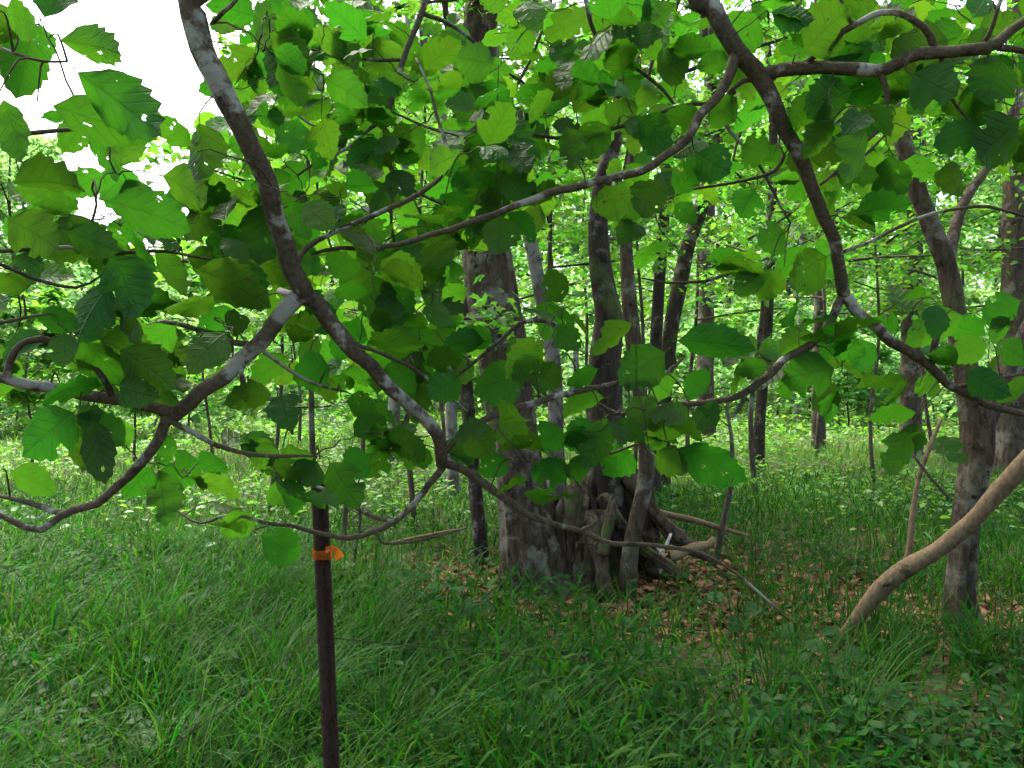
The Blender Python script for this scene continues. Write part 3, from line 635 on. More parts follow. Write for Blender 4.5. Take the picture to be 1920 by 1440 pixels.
# fallen sticks behind the stump
def stick(lab, pts, rads, m, name='fallen_stick', **k):
    o = solid(name, pts, rads, M[m], None, None, 8, .08, random.randint(0, 99), .05); return tag(o, lab, 'stick')
stick('long bare stick lying out to the right of the stump', [P(1195, 945, 6.4), P(1240, 962, 6.4), P(1300, 975, 6.4), P(1350, 990, 6.4), P(1405, 1005, 6.35)], [.022, .026, .024, .02, .01], 'bare_wood')
stick('thin grey stick lying in grass left of the maple', [P(720, 1022, 6.6), P(770, 1010, 6.6), P(820, 1000, 6.6), P(875, 990, 6.6)], [.012, .013, .012, .008], 'bare_wood')
for k, (a, b) in enumerate([((1230, 1022), (1245, 1058)), ((1222, 1040), (1258, 1052)), ((1258, 1000), (1236, 1040)), ((1240, 1030), (1238, 1075))]):
    stick(['short bleached stick propped upright by the stump', 'bleached stick lying flat across the others by the stump', 'bleached splinter leaning over from the stump root', 'lowest bleached stick pointing to the grass'][k],
          [P(*a, 5.75), P((a[0] + b[0]) / 2 + 3, (a[1] + b[1]) / 2, 5.72), P(*b, 5.7)], [.010, .012, .008], 'bleached', 'bleached_stick')
# curled slab of bark
q = np.random.default_rng(3); Vs = []; F = []
for i_ in range(12):
    for j in range(9):
        t = i_ / 11; a = R(-20 + 215 * j / 8); c = P(1255 + 90 * t, 1050 - 32 * t, 5.75); rr_ = .055 * (1 - .35 * t) * (1 + .12 * math.sin(i_ * 1.7 + j))
        Vs.append(c + np.array((.02 * math.sin(i_), rr_ * math.cos(a), rr_ * math.sin(a) + .01)))
for i_ in range(11):
    for j in range(8): k_ = i_ * 9 + j; F.append((k_, k_ + 1, k_ + 10, k_ + 9))
cb = link('bark_curl', mesh_from('bark_curl', np.array(Vs), [np.array(F)]), M['bare_wood']); md = cb.modifiers.new('thick', 'SOLIDIFY'); md.thickness = .012
tag(cb, 'curled slab of brown shed bark on the leaf litter', 'bark')

# ------------------------------------------------------------------ steel post, tape and wires
pb = np.array(P(600, 890, 1.98)); ptop = pb[2]; slope = (P(622, 1440, 1.98) - P(598, 890, 1.98)); slope = slope / -slope[2]
base = pb + slope * (ptop + .05)
post = thing('fence_post', 'rusty dark steel T-post standing in the grass', 'fence post', (base[0], base[1], 0))
po = np.array((base[0], base[1], 0.))
prof = [(-.0185, 0), (-.0185, -.004), (.0185, -.004), (.0185, 0), (.003, .001), (.003, .03), (-.003, .03), (-.003, .001)]
ca, sa = math.cos(R(152)), math.sin(R(152))
def pv(x, y, z): s = pb + slope * (ptop - z); return np.array((s[0] + x * ca - y * sa, s[1] + x * sa + y * ca, z))
Vs = [pv(x_, y_, z_) for z_ in (-.05, ptop) for x_, y_ in prof]; nP = len(prof)
F4 = np.array([(i_, (i_ + 1) % nP, nP + (i_ + 1) % nP, nP + i_) for i_ in range(nP)])
capf = np.array([(8, 9, 10, 11), (11, 12, 15, 8), (12, 13, 14, 15)])
me = mesh_from('shaft', np.array(Vs) - po, [F4, capf], smooth=False); sh = link('shaft', me, M['rust'], post)
bv = sh.modifiers.new('edge', 'BEVEL'); bv.width = .0012; bv.segments = 2; bv.limit_method = 'ANGLE'
stud = None
for k in range(24):
    z_ = ptop - .04 - k * .053
    if z_ < .03: break
    c = pv(0, -.0065, z_)
    if stud is None:
        bx = np.array([(sx * .006, sy * .004, sz * .009) for sz in (-1, 1) for sy in (-1, 1) for sx in (-1, 1)]); bx[:4, 1] *= .6
        stud = mesh_from('stud', bx, [np.array([(0, 1, 3, 2), (4, 6, 7, 5), (0, 4, 5, 1), (2, 3, 7, 6), (0, 2, 6, 4), (1, 5, 7, 3)])], smooth=False)
    s = link('stud', stud, M['rust'], post); s.location = c - po; s.rotation_euler = (0, 0, R(152))
# tape
tz = P(600, 1036, 1.98)[2]
tt = thing('flagging_tape', 'orange flagging tape knotted round the rusty post', 'tape', pv(0, 0, tz))
to = pv(0, 0, tz); ringp = [(-.0205, -.007), (0, -.0135), (.0205, -.007), (.0205, .004), (.005, .033), (-.005, .033), (-.0205, .004)]
Vs = []; F = []
for i_, (x_, y_) in enumerate(ringp):
    for j, h in enumerate((.011, .004, -.004, -.011)): Vs.append(pv(x_ * (1 + .03 * math.sin(j * 2 + i_)), y_, tz + h + .004 * math.sin(i_ * 1.9) - (.006 if (j == 3 and i_ in (0, 1)) else 0)))
nR = len(ringp)
for i_ in range(nR):
    for j in range(3): a = i_ * 4 + j; b = ((i_ + 1) % nR) * 4 + j; F.append((a, b, b + 1, a + 1))
link('band', mesh_from('band', np.array(Vs) - to, [np.array(F)]), M['tape'], tt)
tp = [P(610, 1032, 1.94), P(620, 1028, 1.93), P(628, 1030, 1.93), P(634, 1038, 1.935), P(637, 1046, 1.94)]; Vs = []; F = []
for i_, c in enumerate(tp):
    for j, s in enumerate((-1, 0, 1)): Vs.append(c + np.array((.0015 * i_ * s, .004 * (j % 2), .0075 * s * (1 - .07 * i_))) + (np.array((.004 * s, 0, -.002)) if i_ > 2 else 0))
for i_ in range(len(tp) - 1):
    for j in range(2): a = i_ * 3 + j; F.append((a, a + 3, a + 4, a + 1))
link('loose_end', mesh_from('loose_end', np.array(Vs) - to, [np.array(F)]), M['tape'], tt)
# barbed wires sagging from the post
def wire(lab, a, b, sag, nb, cat='wire'):
    a, b = np.array(a), np.array(b); t_ = np.linspace(0, 1, 40)[:, None]
    c = a + (b - a) * t_ + np.array((0, 0, -1.)) * (4 * sag * t_ * (1 - t_)) + rng.normal(0, .0015, (40, 3))
    o0 = thing('barbed_wire', lab, cat, a); V, F = tube(c, np.full(40, .0013), 5); link('strand', mesh_from('strand', V - a, F), M['wire'], o0)
    for k in range(nb):
        m_ = c[int((k + .7) / nb * 38)]
        V, F = join([tube(np.array([m_ + s * .5, m_ - s * .5]), np.array((.0016, .0006)), 4) for s in (np.array((.012, .01, .025)), np.array((-.014, .008, .022)))])
        link('barb', mesh_from('barb', V - a, F), M['wire'], o0)
wire('rusty barbed wire sagging from the post down into the near grass', P(597, 1190, 1.96), P(-260, 1760, 1.35), .03, 7)
wire('slack barbed wire running back from the post over the grass', P(610, 1196, 1.97), P(2300, 1205, 9.0), .22, 9)

# ------------------------------------------------------------------ overhanging hazel boughs
def leaf_mesh(seed, fold, droop, wave, chew):
    q = np.random.default_rng(seed); ns = 14; t = np.linspace(0, 1, ns)
    wprof = np.interp(t, np.linspace(0, 1, 11), [.05, .27, .40, .47, .50, .49, .45, .38, .29, .18, 0.0])
    V = []; UV = []
    tm = t.copy(); zmid = -droop * tm ** 2
    for i_ in range(ns): V.append((0.02 * math.sin(3 * t[i_] + seed), t[i_] - droop * .25 * t[i_] ** 2, zmid[i_])); UV.append((0, t[i_]))
    F4 = []; F3 = []
    for sgn in (-1, 1):
        o = len(V); sk_ = q.uniform(-.04, .04)
        for i_ in range(1, ns - 1):
            scal = (1.0 if i_ % 2 else .89) * q.uniform(.95, 1.05); wv = wprof[i_] * scal + sk_ * wprof[i_]
            if chew and sgn == (1 if seed % 2 else -1) and i_ in (6 + seed % 3, 7 + seed % 3): wv *= .55
            tt_ = t[i_] + (.038 if i_ % 2 else -.004)
            V.append((sgn * wv * math.cos(fold), tt_ - droop * .25 * t[i_] ** 2, zmid[i_] + wv * math.sin(fold) + wave * math.sin(i_ * 1.5 + sgn + seed) - .25 * droop * wv)); UV.append((sgn * wv, tt_))
        for i_ in range(1, ns - 2):
            a, b, c, d_ = i_, i_ + 1, o + i_, o + i_ - 1
            F4.append((a, b, c, d_) if sgn > 0 else (b, a, d_, c))
        F3.append((0, 1, o) if sgn > 0 else (1, 0, o)); l_ = o + ns - 3
        F3.append((ns - 2, ns - 1, l_) if sgn > 0 else (ns - 1, ns - 2, l_))
    o = len(V)                                                    # stalk
    for p_ in ((-.012, 0, 0), (.012, 0, 0), (.008, -.13, .02), (-.008, -.13, .02)): V.append(p_); UV.append((0, .0))
    F4.append((o, o + 3, o + 2, o + 1))
    return mesh_from('leaf', np.array(V), [np.array(F4), np.array(F3)], UV)
LEAVES = [leaf_mesh(s, f, d, w_, c) for s, f, d, w_, c in ((1, .18, .15, .02, 0), (2, .30, .25, .03, 0), (3, .10, .10, .025, 1), (4, -.15, .30, .035, 0), (5, .45, .35, .03, 0), (6, .22, .18, .03, 1), (7, .05, .42, .03, 0), (8, .28, .12, .04, 1))]
LEAVES_MID = [m_.copy() for m_ in LEAVES]
SEED_LEAVES = [LEAVES[i_].copy() for i_ in (0, 2, 7)]
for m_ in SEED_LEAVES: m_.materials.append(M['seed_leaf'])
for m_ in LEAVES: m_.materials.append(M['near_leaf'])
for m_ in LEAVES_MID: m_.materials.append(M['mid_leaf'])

THICK = []
VISTAS = [(850, 440, 1000, 640), (1080, 400, 1180, 590), (1210, 400, 1340, 600), (860, 20, 940, 110), (1290, 380, 1350, 830), (1680, 230, 1820, 540), (925, 930, 1240, 1090)]   # openings where the trunks show between the boughs
def pix(p_):
    dy, dz = p_[1], p_[2] - CAM_H; f_ = dy * ct + dz * st_; return 960 + FPX * p_[0] / f_, 720 - FPX * (dz * ct - dy * st_) / f_
class Bough:
    def __init__(s, label, base, leaf_meshes, seed, name='hazel_bough', maxleaf=300):
        s.base = np.array(base, float); s.t = thing(name, label, 'bough', base); s.nodes = []; s.own = []; s.leafs = leaf_meshes
        s.q = np.random.default_rng(seed); s.nl = 0; s.max = maxleaf; s.seed = seed
    def branch(s, pts, name='branch', d=None, mat_='branch_bark', nseg=10, end=None, wk=1.0):
        """pts (px, py, width px, depth)"""
        a = [P(x_, y_, dd) for x_, y_, _, dd in pts]; r = [max(.0012, w_ * dd / FPX / 2 * wk) for _, _, w_, dd in pts]
        return s.wood(a, r, name, mat_, nseg)
    def wood(s, a, r, name, mat_, nseg=10, node=True):
        a = [np.asarray(x_, float) + s.q.normal(0, .002, 3) for x_ in a]
        pp, rr = spline(a, r, .028)
        jit = s.q.normal(0, 1, (len(pp), 3)); jit = np.apply_along_axis(lambda c: np.convolve(c, [.25, .5, .25], 'same'), 0, jit)
        jit[0] = 0; jit[-1] = 0
        pp = pp + jit * np.minimum(.0035, rr * .35)[:, None]
        V, F = tube(pp, rr, nseg, .07, s.seed + len(s.own))
        o = link(name, mesh_from(name, V - s.base, F), M[mat_], s.t); s.own.append(o)
        if nseg >= 12: THICK.extend([(*pix(p_), p_[1], r_ * FPX / p_[1]) for p_, r_ in zip(pp, rr) if p_[1] > .9])
        if node:
            for p_ in pp: s.nodes.append((p_, o))
        return pp
    def leaf(s, base, dirv, nrm, L, parent, W=None, var=None, traced=False):
        if s.nl >= s.max: return
        s.nl += 1
        d = np.asarray(dirv, float); n_ = np.asarray(nrm, float); n_ = n_ / np.linalg.norm(n_)
        d = d - n_ * d.dot(n_); d /= np.linalg.norm(d) + 1e-9; side = np.cross(d, n_)
        W = L * .77 if W is None else W
        c_ = np.asarray(base) + d * L * .55; cx_, cy2 = pix(c_); TK = np.array(THICK); hit = np.hypot(TK[:, 0] - cx_, TK[:, 1] - cy2) < TK[:, 3] + .38 * L * FPX / c_[1]
        if hit.any():
            zz = TK[hit, 2].max()
            if c_[1] < zz + .05:
                if not traced and s.q.uniform() < .85: s.nl -= 1; return
                if traced: base = np.asarray(base) * 1.0 + np.array((0, zz + .06 - c_[1], 0))
        if not traced and any(x0 < cx_ < x1 and y0 < cy2 < y1 for x0, y0, x1, y1 in VISTAS) and s.q.uniform() < .82: s.nl -= 1; return
        if not traced and 120 < cx_ < 400 and cy2 < 225 and s.q.uniform() < .9: s.nl -= 1; return
        me = s.leafs[int(s.q.integers(0, len(s.leafs))) if var is None else var]
        o = bpy.data.objects.new('leaf', me); C.objects.link(o); o.parent = parent
        b = np.asarray(base) + d * L * .13 - s.base
        m_ = Matrix(((side[0] * W, d[0] * L, n_[0] * L, b[0]), (side[1] * W, d[1] * L, n_[1] * L, b[1]), (side[2] * W, d[2] * L, n_[2] * L, b[2]), (0, 0, 0, 1)))
        o.matrix_local = m_
    def nearest(s, p_):
        A = np.array([n_[0] for n_ in s.nodes]); k = int(np.argmin(((A - p_) ** 2).sum(1))); return A[k], s.nodes[k][1]
    def normal(s):
        q = s.q
        if q.uniform() < .22: n_ = np.array((0, -.75, .65))
        else: n_ = np.array((0, .62, .66))
        return n_ + q.normal(0, .33, 3)
    def spray(s, tgt, L0=.10, leaves=True):
        q = s.q; a, own = s.nearest(tgt); v = tgt - a; ln = np.linalg.norm(v)
        if ln < .03: return
        gx_, gy_ = pix(tgt)
        if 100 < gx_ < 410 and gy_ < 225: return
        bow = np.array((0, 0, 1.)) * ln * q.uniform(-.05, .16) + q.normal(0, .05 * ln, 3)
        r0 = .0012 + .004 * min(ln, .5); pts = [a, a + v * .35 + bow, a + v * .7 + bow * .8, tgt]
        pp, rr = spline(pts, [r0, r0 * .8, r0 * .6, .0009], .03)
        jit = q.normal(0, .003, pp.shape); jit[0] = 0; pp = pp + jit
        V, F = tube(pp, rr, 5); tw = link('twig', mesh_from('twig', V - s.base, F), M['twig_bark'], own)
        for p_ in pp[len(pp) // 3:]: s.nodes.append((p_, own))
        T = v / ln; side = np.cross(T, (0, 0, 1.)); side /= np.linalg.norm(side) + 1e-9
        n_ = max(1, int(min(ln, .42) * .75 / .055)); sg = 1 if q.uniform() < .5 else -1
        for k in range(n_):
            t_ = 1 - (k + .3) * .055 / ln
            if t_ < .1: break
            b = pp[min(int(t_ * (len(pp) - 1)), len(pp) - 1)]; sg = -sg
            s.leaf(b, T * .45 + side * sg * .9 + np.array((0, 0, -.45)) + q.normal(0, .25, 3), s.normal(), L0 * q.uniform(.65, 1.2), own)
        s.leaf(pp[-1], T + np.array((0, 0, -.35)) + q.normal(0, .2, 3), s.normal(), L0 * q.uniform(.75, 1.2), own)
    def trace(s, bx, by, tx, ty, wpx, d, face=None, var=None):
        """one leaf: stalk end, tip, width, distance"""
        b = P(bx, by, d); a, own = s.nearest(b)
        fore = s.q.uniform(.12, .35)
        t_ = P(tx, ty, d + (fore * .06 if s.q.uniform() < .5 else -fore * .06)); L = np.linalg.norm(t_ - b); W = wpx * d / FPX
        n_ = np.array((0, .85, .35)) if face is None else np.array(face, float)
        if np.linalg.norm(a - b) > .02:
            c = (a + b) / 2 + np.array((0, 0, .02)); V, F = tube(*spline([a, c, b], [.0018, .0014, .001], .03), 5); link('twig', mesh_from('twig', V - s.base, F), M['twig_bark'], own)
        s.leaf(b, t_ - b, n_ + s.q.normal(0, .18, 3), L * .9, own, max(W, .45 * L), var, True)

GRID = ['641003566654445545666676', '452003666666556555556666', '453025666666656656664344', '455255556656656556452144', '766446556554534435441001', '666455344542112103431000',
        '446556234420000025400002', '555563323430223331443444', '555552345566645644543444', '564434445445555333234233', '454344455534444541002200', '442012212002320000000100', '000002000000000000000000']
def cells(boxes, rows, k, q):
    out = []
    for r_ in range(len(GRID)):
        for c_ in range(24):
            px, py = c_ * 80 + 40, r_ * 80 + 40
            if not rows[0] <= r_ <= rows[1]: continue
            if not any(x0 <= px < x1 and y0 <= py < y1 for x0, y0, x1, y1 in boxes): continue
            for _ in range(q.poisson(int(GRID[r_][c_]) * k)): out.append((px + q.uniform(-40, 40), py + q.uniform(-40, 40)))
    return out

# ---- left bough
b1 = Bough('near grey-brown bough forking downwards across the left half, big scalloped leaves', (-2.35, .85, 0), LEAVES, 11)
up = [np.array(c) for c in ((-2.35, .85, -.05), (-2.3, .9, 1.2), (-1.75, 1.0, 2.25), (-.95, 1.12, 2.45))]
L0 = [P(340, -70, 1.25), P(354, 0, 1.26), P(374, 60, 1.27), P(398, 115, 1.28), P(434, 190, 1.3), P(462, 250, 1.32), P(487, 310, 1.34), P(507, 380, 1.36), P(526, 440, 1.38), P(547, 490, 1.40), P(571, 552, 1.42)]
W0 = [52, 50, 47, 45, 41, 39, 38, 37, 35, 35, 36]
b1.wood(up + L0, [.034, .03, .026, .022] + [w_ * p_[1] / FPX / 2 for w_, p_ in zip(W0, L0)], 'limb', 'branch_bark', 16)
b1.branch([(571, 550, 33, 1.42), (530, 592, 31, 1.41), (490, 642, 31, 1.39), (440, 692, 29, 1.38), (380, 736, 27, 1.36), (323, 779, 27, 1.35)], nseg=14)
b1.branch([(325, 778, 24, 1.35), (260, 762, 22, 1.34), (190, 746, 22, 1.33), (120, 734, 22, 1.32), (60, 716, 20, 1.3), (0, 705, 20, 1.28), (-90, 680, 18, 1.25), (-260, 640, 12, 1.2)], nseg=12)
b1.branch([(212, 742, 12, 1.33), (190, 710, 12, 1.32), (165, 680, 12, 1.31), (120, 652, 13, 1.3), (70, 634, 13, 1.29), (35, 642, 13, 1.28), (20, 675, 14, 1.28), (12, 705, 15, 1.28)])
b1.branch([(323, 776, 22, 1.35), (300, 822, 20, 1.35), (262, 870, 19, 1.34), (222, 915, 17, 1.34), (185, 943, 16, 1.33), (140, 957, 15, 1.33), (75, 990, 14, 1.32), (30, 975, 11, 1.31), (-10, 962, 9, 1.3), (-90, 940, 6, 1.28)], nseg=12)
b1.branch([(118, 962, 12, 1.33), (60, 942, 10, 1.35), (0, 932, 8, 1.36), (-60, 925, 6, 1.37)])
b1.branch([(323, 788, 12, 1.35), (380, 825, 10, 1.37), (430, 845, 9, 1.39), (500, 860, 8, 1.4), (590, 855, 5, 1.42)])
b1.branch([(470, 648, 13, 1.39), (430, 640, 11, 1.42), (375, 618, 10, 1.44), (305, 605, 9, 1.46), (245, 630, 8, 1.47), (180, 682, 6, 1.48)])
b1.branch([(482, 652, 9, 1.39), (540, 690, 7, 1.45), (600, 716, 6, 1.5), (650, 735, 4, 1.55)])
b1.branch([(448, 688, 10, 1.38), (462, 734, 8, 1.40), (500, 744, 8, 1.42), (538, 746, 8, 1.43), (545, 770, 6, 1.43), (546, 815, 4, 1.43)])
b1.branch([(570, 548, 34, 1.42), (610, 592, 33, 1.44), (650, 640, 31, 1.46), (700, 690, 28, 1.48), (740, 730, 26, 1.5), (780, 774, 24, 1.52), (815, 815, 24, 1.54), (830, 850, 24, 1.56), (834, 874, 21, 1.57)], nseg=14)
b1.branch([(578, 562, 20, 1.43), (552, 552, 17, 1.47), (528, 545, 13, 1.5)], name='stub', mat_='stub')
b1.branch([(832, 870, 18, 1.57), (870, 885, 16, 1.58), (920, 913, 15, 1.6), (980, 955, 14, 1.62), (1030, 977, 12, 1.64), (1090, 1000, 10, 1.66), (1150, 1019, 9, 1.68), (1250, 1022, 8, 1.7), (1330, 1042, 6, 1.73), (1400, 1090, 5, 1.76), (1480, 1165, 4, 1.8)])
b1.branch([(1080, 998, 8, 1.66), (1105, 985, 7, 1.66), (1122, 970, 5, 1.66)])
b1.branch([(833, 872, 14, 1.57), (810, 905, 13, 1.56), (780, 945, 12, 1.55), (740, 977, 12, 1.54), (700, 996, 11, 1.53), (655, 1009, 10, 1.52), (590, 1000, 9, 1.5), (545, 985, 8, 1.5), (500, 978, 7, 1.5), (430, 962, 6, 1.5), (380, 978, 5, 1.52), (330, 960, 4, 1.54), (290, 925, 4, 1.56), (245, 911, 3, 1.58)])
b1.branch([(738, 976, 9, 1.54), (690, 965, 8, 1.56), (645, 935, 7, 1.58), (600, 912, 7, 1.6), (570, 898, 6, 1.62), (515, 880, 5, 1.63)])
b1.branch([(708, 996, 6, 1.53), (712, 1015, 5, 1.53), (740, 1018, 5, 1.55), (800, 1010, 5, 1.58), (870, 993, 4, 1.6)])
b1.branch([(836, 848, 13, 1.56), (850, 828, 13, 1.57), (885, 805, 14, 1.58), (922, 780, 14, 1.6), (985, 760, 13, 1.62), (1050, 742, 12, 1.64), (1110, 728, 11, 1.66), (1190, 713, 9, 1.68), (1250, 693, 7, 1.7), (1278, 672, 5, 1.72)], nseg=11)
b1.branch([(1072, 733, 10, 1.65), (1080, 690, 10, 1.67), (1078, 645, 10, 1.69), (1060, 618, 10, 1.7), (1020, 601, 9, 1.71), (980, 602, 9, 1.71), (945, 627, 8, 1.7), (895, 672, 7, 1.69), (845, 718, 5, 1.68)])
b1.branch([(655, 640, 9, 1.46), (720, 662, 7, 1.5), (780, 692, 7, 1.54), (830, 732, 6, 1.56), (878, 768, 5, 1.6)])
b1.branch([(548, 500, 14, 1.4), (560, 478, 11, 1.42), (600, 452, 10, 1.46), (660, 422, 10, 1.5), (720, 395, 10, 1.53), (780, 365, 10, 1.56), (822, 335, 9, 1.58), (845, 305, 8, 1.6), (834, 265, 7, 1.62), (820, 225, 6, 1.63), (805, 170, 5, 1.64), (780, 110, 4, 1.65)])
b1.branch([(400, 40, 9, 1.27), (425, 22, 9, 1.24), (440, 0, 8, 1.22), (450, -40, 6, 1.2)])
b1.branch([(-80, 480, 9, 1.15), (0, 472, 8, 1.2), (60, 468, 8, 1.22), (130, 467, 8, 1.25), (200, 475, 8, 1.28), (280, 470, 7, 1.3), (335, 471, 6, 1.32), (400, 487, 4, 1.34)])
b1.branch([(-80, 490, 8, 1.2), (0, 497, 8, 1.22), (60, 524, 7, 1.25), (140, 538, 6, 1.28), (190, 518, 4, 1.3)])
b1.branch([(-80, 290, 10, 1.3), (0, 262, 9, 1.32), (60, 250, 9, 1.33), (120, 245, 8, 1.35), (160, 243, 6, 1.36)])
b1.branch([(-60, 60, 6, 1.15), (0, 86, 6, 1.15), (45, 110, 6, 1.15), (85, 118, 5, 1.15), (125, 115, 4, 1.15)])
b1.branch([(-60, 600, 7, 1.2), (0, 606, 7, 1.22), (50, 597, 6, 1.24), (98, 590, 4, 1.25)])
b1.branch([(150, 466, 6, 1.26), (165, 430, 5, 1.25), (175, 385, 5, 1.24), (178, 350, 4, 1.23)])
for a in [(120, 114, 302, 258, 125, 1.14), (92, 70, 272, 98, 80, 1.12), (70, 190, 265, 258, 62, 1.16), (2, 345, 172, 350, 95, 1.15), (182, 372, 362, 432, 105, 1.17), (0, 400, 105, 470, 105, 1.17), (112, 430, 205, 470, 80, 1.2),
          (372, 215, 345, 335, 105, 1.3), (448, 328, 430, 472, 120, 1.28), (200, 462, 272, 598, 125, 1.22), (395, 470, 548, 512, 75, 1.33), (345, 498, 512, 575, 110, 1.32), (60, 602, 152, 600, 62, 1.25), (212, 612, 228, 705, 90, 1.35),
          (300, 606, 330, 690, 80, 1.45), (385, 610, 398, 692, 80, 1.42), (150, 762, 30, 860, 110, 1.28), (170, 770, 205, 912, 48, 1.28), (112, 718, 198, 748, 46, 1.3), (462, 600, 586, 620, 62, 1.42), (5, 880, 102, 930, 78, 1.34),
          (630, 690, 545, 705, 90, 1.5), (0, 170, 18, 300, 70, 1.1), (0, 20, 95, 45, 80, 1.1), (40, 560, 20, 500, 80, 1.25), (290, 800, 275, 890, 60, 1.36), (265, 780, 330, 740, 80, 1.4), (90, 655, 170, 640, 70, 1.33), (145, 630, 100, 570, 70, 1.35),
          (778, 692, 722, 728, 80, 1.52), (788, 685, 872, 660, 62, 1.55), (870, 700, 800, 745, 80, 1.55), (1195, 598, 1098, 655, 70, 1.66), (1250, 640, 1422, 632, 70, 1.68), (1258, 652, 1158, 722, 95, 1.66), (1252, 835, 1402, 888, 95, 1.62),
          (1310, 800, 1205, 775, 90, 1.66), (1218, 850, 1292, 882, 70, 1.64), (920, 640, 820, 640, 60, 1.6), (1000, 700, 880, 730, 95, 1.6), (1010, 640, 960, 700, 80, 1.62), (1045, 670, 1000, 730, 75, 1.63), (1130, 690, 1060, 720, 60, 1.64),
          (1000, 800, 930, 830, 80, 1.62), (1060, 800, 1010, 850, 80, 1.62), (870, 800, 920, 860, 80, 1.58), (960, 860, 895, 890, 60, 1.6), (1080, 890, 990, 880, 70, 1.63), (1130, 800, 1060, 840, 85, 1.65), (1180, 740, 1230, 800, 80, 1.66),
          (700, 850, 640, 880, 70, 1.55), (745, 820, 790, 870, 62, 1.55), (480, 955, 418, 1010, 75, 1.5), (555, 900, 500, 935, 50, 1.6), (640, 750, 700, 790, 80, 1.52), (530, 840, 470, 880, 60, 1.45), (600, 860, 560, 910, 70, 1.45), (420, 860, 370, 900, 70, 1.4)]:
    b1.trace(*a)
q = np.random.default_rng(4)
tg = cells([(0, 0, 640, 1040), (640, 240, 1000, 1040), (1000, 560, 1280, 960)], (0, 12), .21, q)
pts3 = []
for px, py in tg:
    d = np.interp(px, [0, 600, 1000, 1280], [1.25, 1.42, 1.6, 1.7]) + q.normal(0, .10); pts3.append(P(px, py, max(1.15, d + .06)))
pts3.sort(key=lambda p_: np.linalg.norm(b1.nearest(p_)[0] - p_))
for p_ in pts3: b1.spray(p_, .088)

# ---- right bough
b2 = Bough('mottled brown bough dropping through the upper right then forking, with a long side branch', (2.6, .95, 0), LEAVES, 12)
R0 = [P(1305, -60, 1.7), P(1340, 20, 1.71), P(1374, 80, 1.72), P(1396, 110, 1.73), P(1428, 140, 1.74), P(1446, 180, 1.75), P(1471, 240, 1.77), P(1497, 300, 1.79), P(1522, 360, 1.81), P(1547, 410, 1.83), P(1566, 460, 1.85), P(1576, 500, 1.87), P(1583, 552, 1.9)]
W0 = [38, 36, 34, 35, 35, 30, 28, 26, 25, 24, 23, 23, 24]
up = [np.array(c) for c in ((2.6, .95, -.05), (2.55, 1.0, 1.3), (2.0, 1.2, 2.7), (1.1, 1.45, 3.0), (.55, 1.6, 2.75))]
b2.wood(up + R0, [.036, .032, .028, .026, .023] + [w_ * p_[1] / FPX / 2 for w_, p_ in zip(W0, R0)], 'limb', 'branch_bark', 16)
b2.branch([(1428, 140, 26, 1.74), (1480, 130, 25, 1.73), (1560, 130, 24, 1.71), (1640, 128, 24, 1.7), (1700, 111, 24, 1.68), (1760, 97, 23, 1.66), (1850, 85, 22, 1.64), (1900, 55, 18, 1.63), (1970, 5, 15, 1.62), (2080, -60, 9, 1.6)], nseg=14)
b2.branch([(1860, 83, 14, 1.64), (1920, 95, 12, 1.65), (1990, 118, 9, 1.66)])
b2.branch([(1500, 128, 12, 1.73), (1530, 100, 11, 1.70), (1560, 74, 12, 1.68), (1600, 45, 12, 1.66), (1650, 27, 12, 1.65), (1700, 30, 12, 1.65), (1735, 55, 13, 1.65), (1746, 80, 15, 1.66), (1748, 100, 17, 1.67)])
b2.branch([(1598, 46, 8, 1.66), (1585, 20, 7, 1.65), (1575, -20, 6, 1.64)])
b2.branch([(1648, 135, 12, 1.7), (1660, 170, 10, 1.7), (1664, 205, 9, 1.7), (1650, 235, 8, 1.71), (1600, 290, 7, 1.73), (1560, 325, 6, 1.75), (1538, 348, 5, 1.76)])
b2.branch([(1766, 105, 9, 1.66), (1775, 160, 7, 1.66), (1790, 195, 6, 1.67), (1825, 235, 5, 1.68), (1860, 255, 4, 1.7)])
b2.branch([(1878, 0, 8, 1.6), (1860, 45, 8, 1.62), (1848, 80, 9, 1.64)])
b2.branch([(1380, 100, 22, 1.72), (1366, 145, 20, 1.71), (1340, 190, 18, 1.69), (1312, 218, 17, 1.68), (1292, 258, 16, 1.67), (1258, 290, 16, 1.66), (1200, 320, 15, 1.65), (1140, 335, 15, 1.64), (1050, 360, 14, 1.62), (960, 385, 13, 1.6), (900, 405, 12, 1.58), (830, 435, 11, 1.55), (770, 455, 10, 1.53), (700, 465, 9, 1.5), (640, 465, 8, 1.48), (585, 476, 6, 1.46)], nseg=12)
b2.branch([(1424, 152, 10, 1.74), (1395, 155, 9, 1.75), (1368, 172, 8, 1.76), (1345, 192, 8, 1.77), (1280, 200, 7, 1.78), (1200, 225, 7, 1.8), (1130, 246, 7, 1.8), (1060, 256, 7, 1.8), (1000, 258, 7, 1.8), (930, 256, 6, 1.8), (860, 254, 6, 1.8), (800, 240, 5, 1.8), (735, 208, 4, 1.8)])
b2.branch([(1580, 556, 17, 1.9), (1560, 600, 16, 1.9), (1530, 636, 16, 1.9), (1480, 670, 15, 1.89), (1440, 700, 14, 1.88), (1390, 735, 13, 1.87), (1340, 750, 12, 1.86), (1280, 757, 10, 1.85), (1220, 765, 8, 1.84), (1160, 775, 7, 1.82), (1110, 750, 6, 1.8), (1050, 738, 5, 1.78)], nseg=11)
b2.branch([(1583, 550, 24, 1.9), (1615, 590, 22, 1.91), (1660, 630, 20, 1.92), (1700, 660, 19, 1.93), (1740, 685, 18, 1.94), (1780, 720, 17, 1.95), (1830, 745, 16, 1.96), (1880, 766, 14, 1.97), (1940, 785, 12, 1.98), (2040, 800, 8, 2.0)], nseg=12)
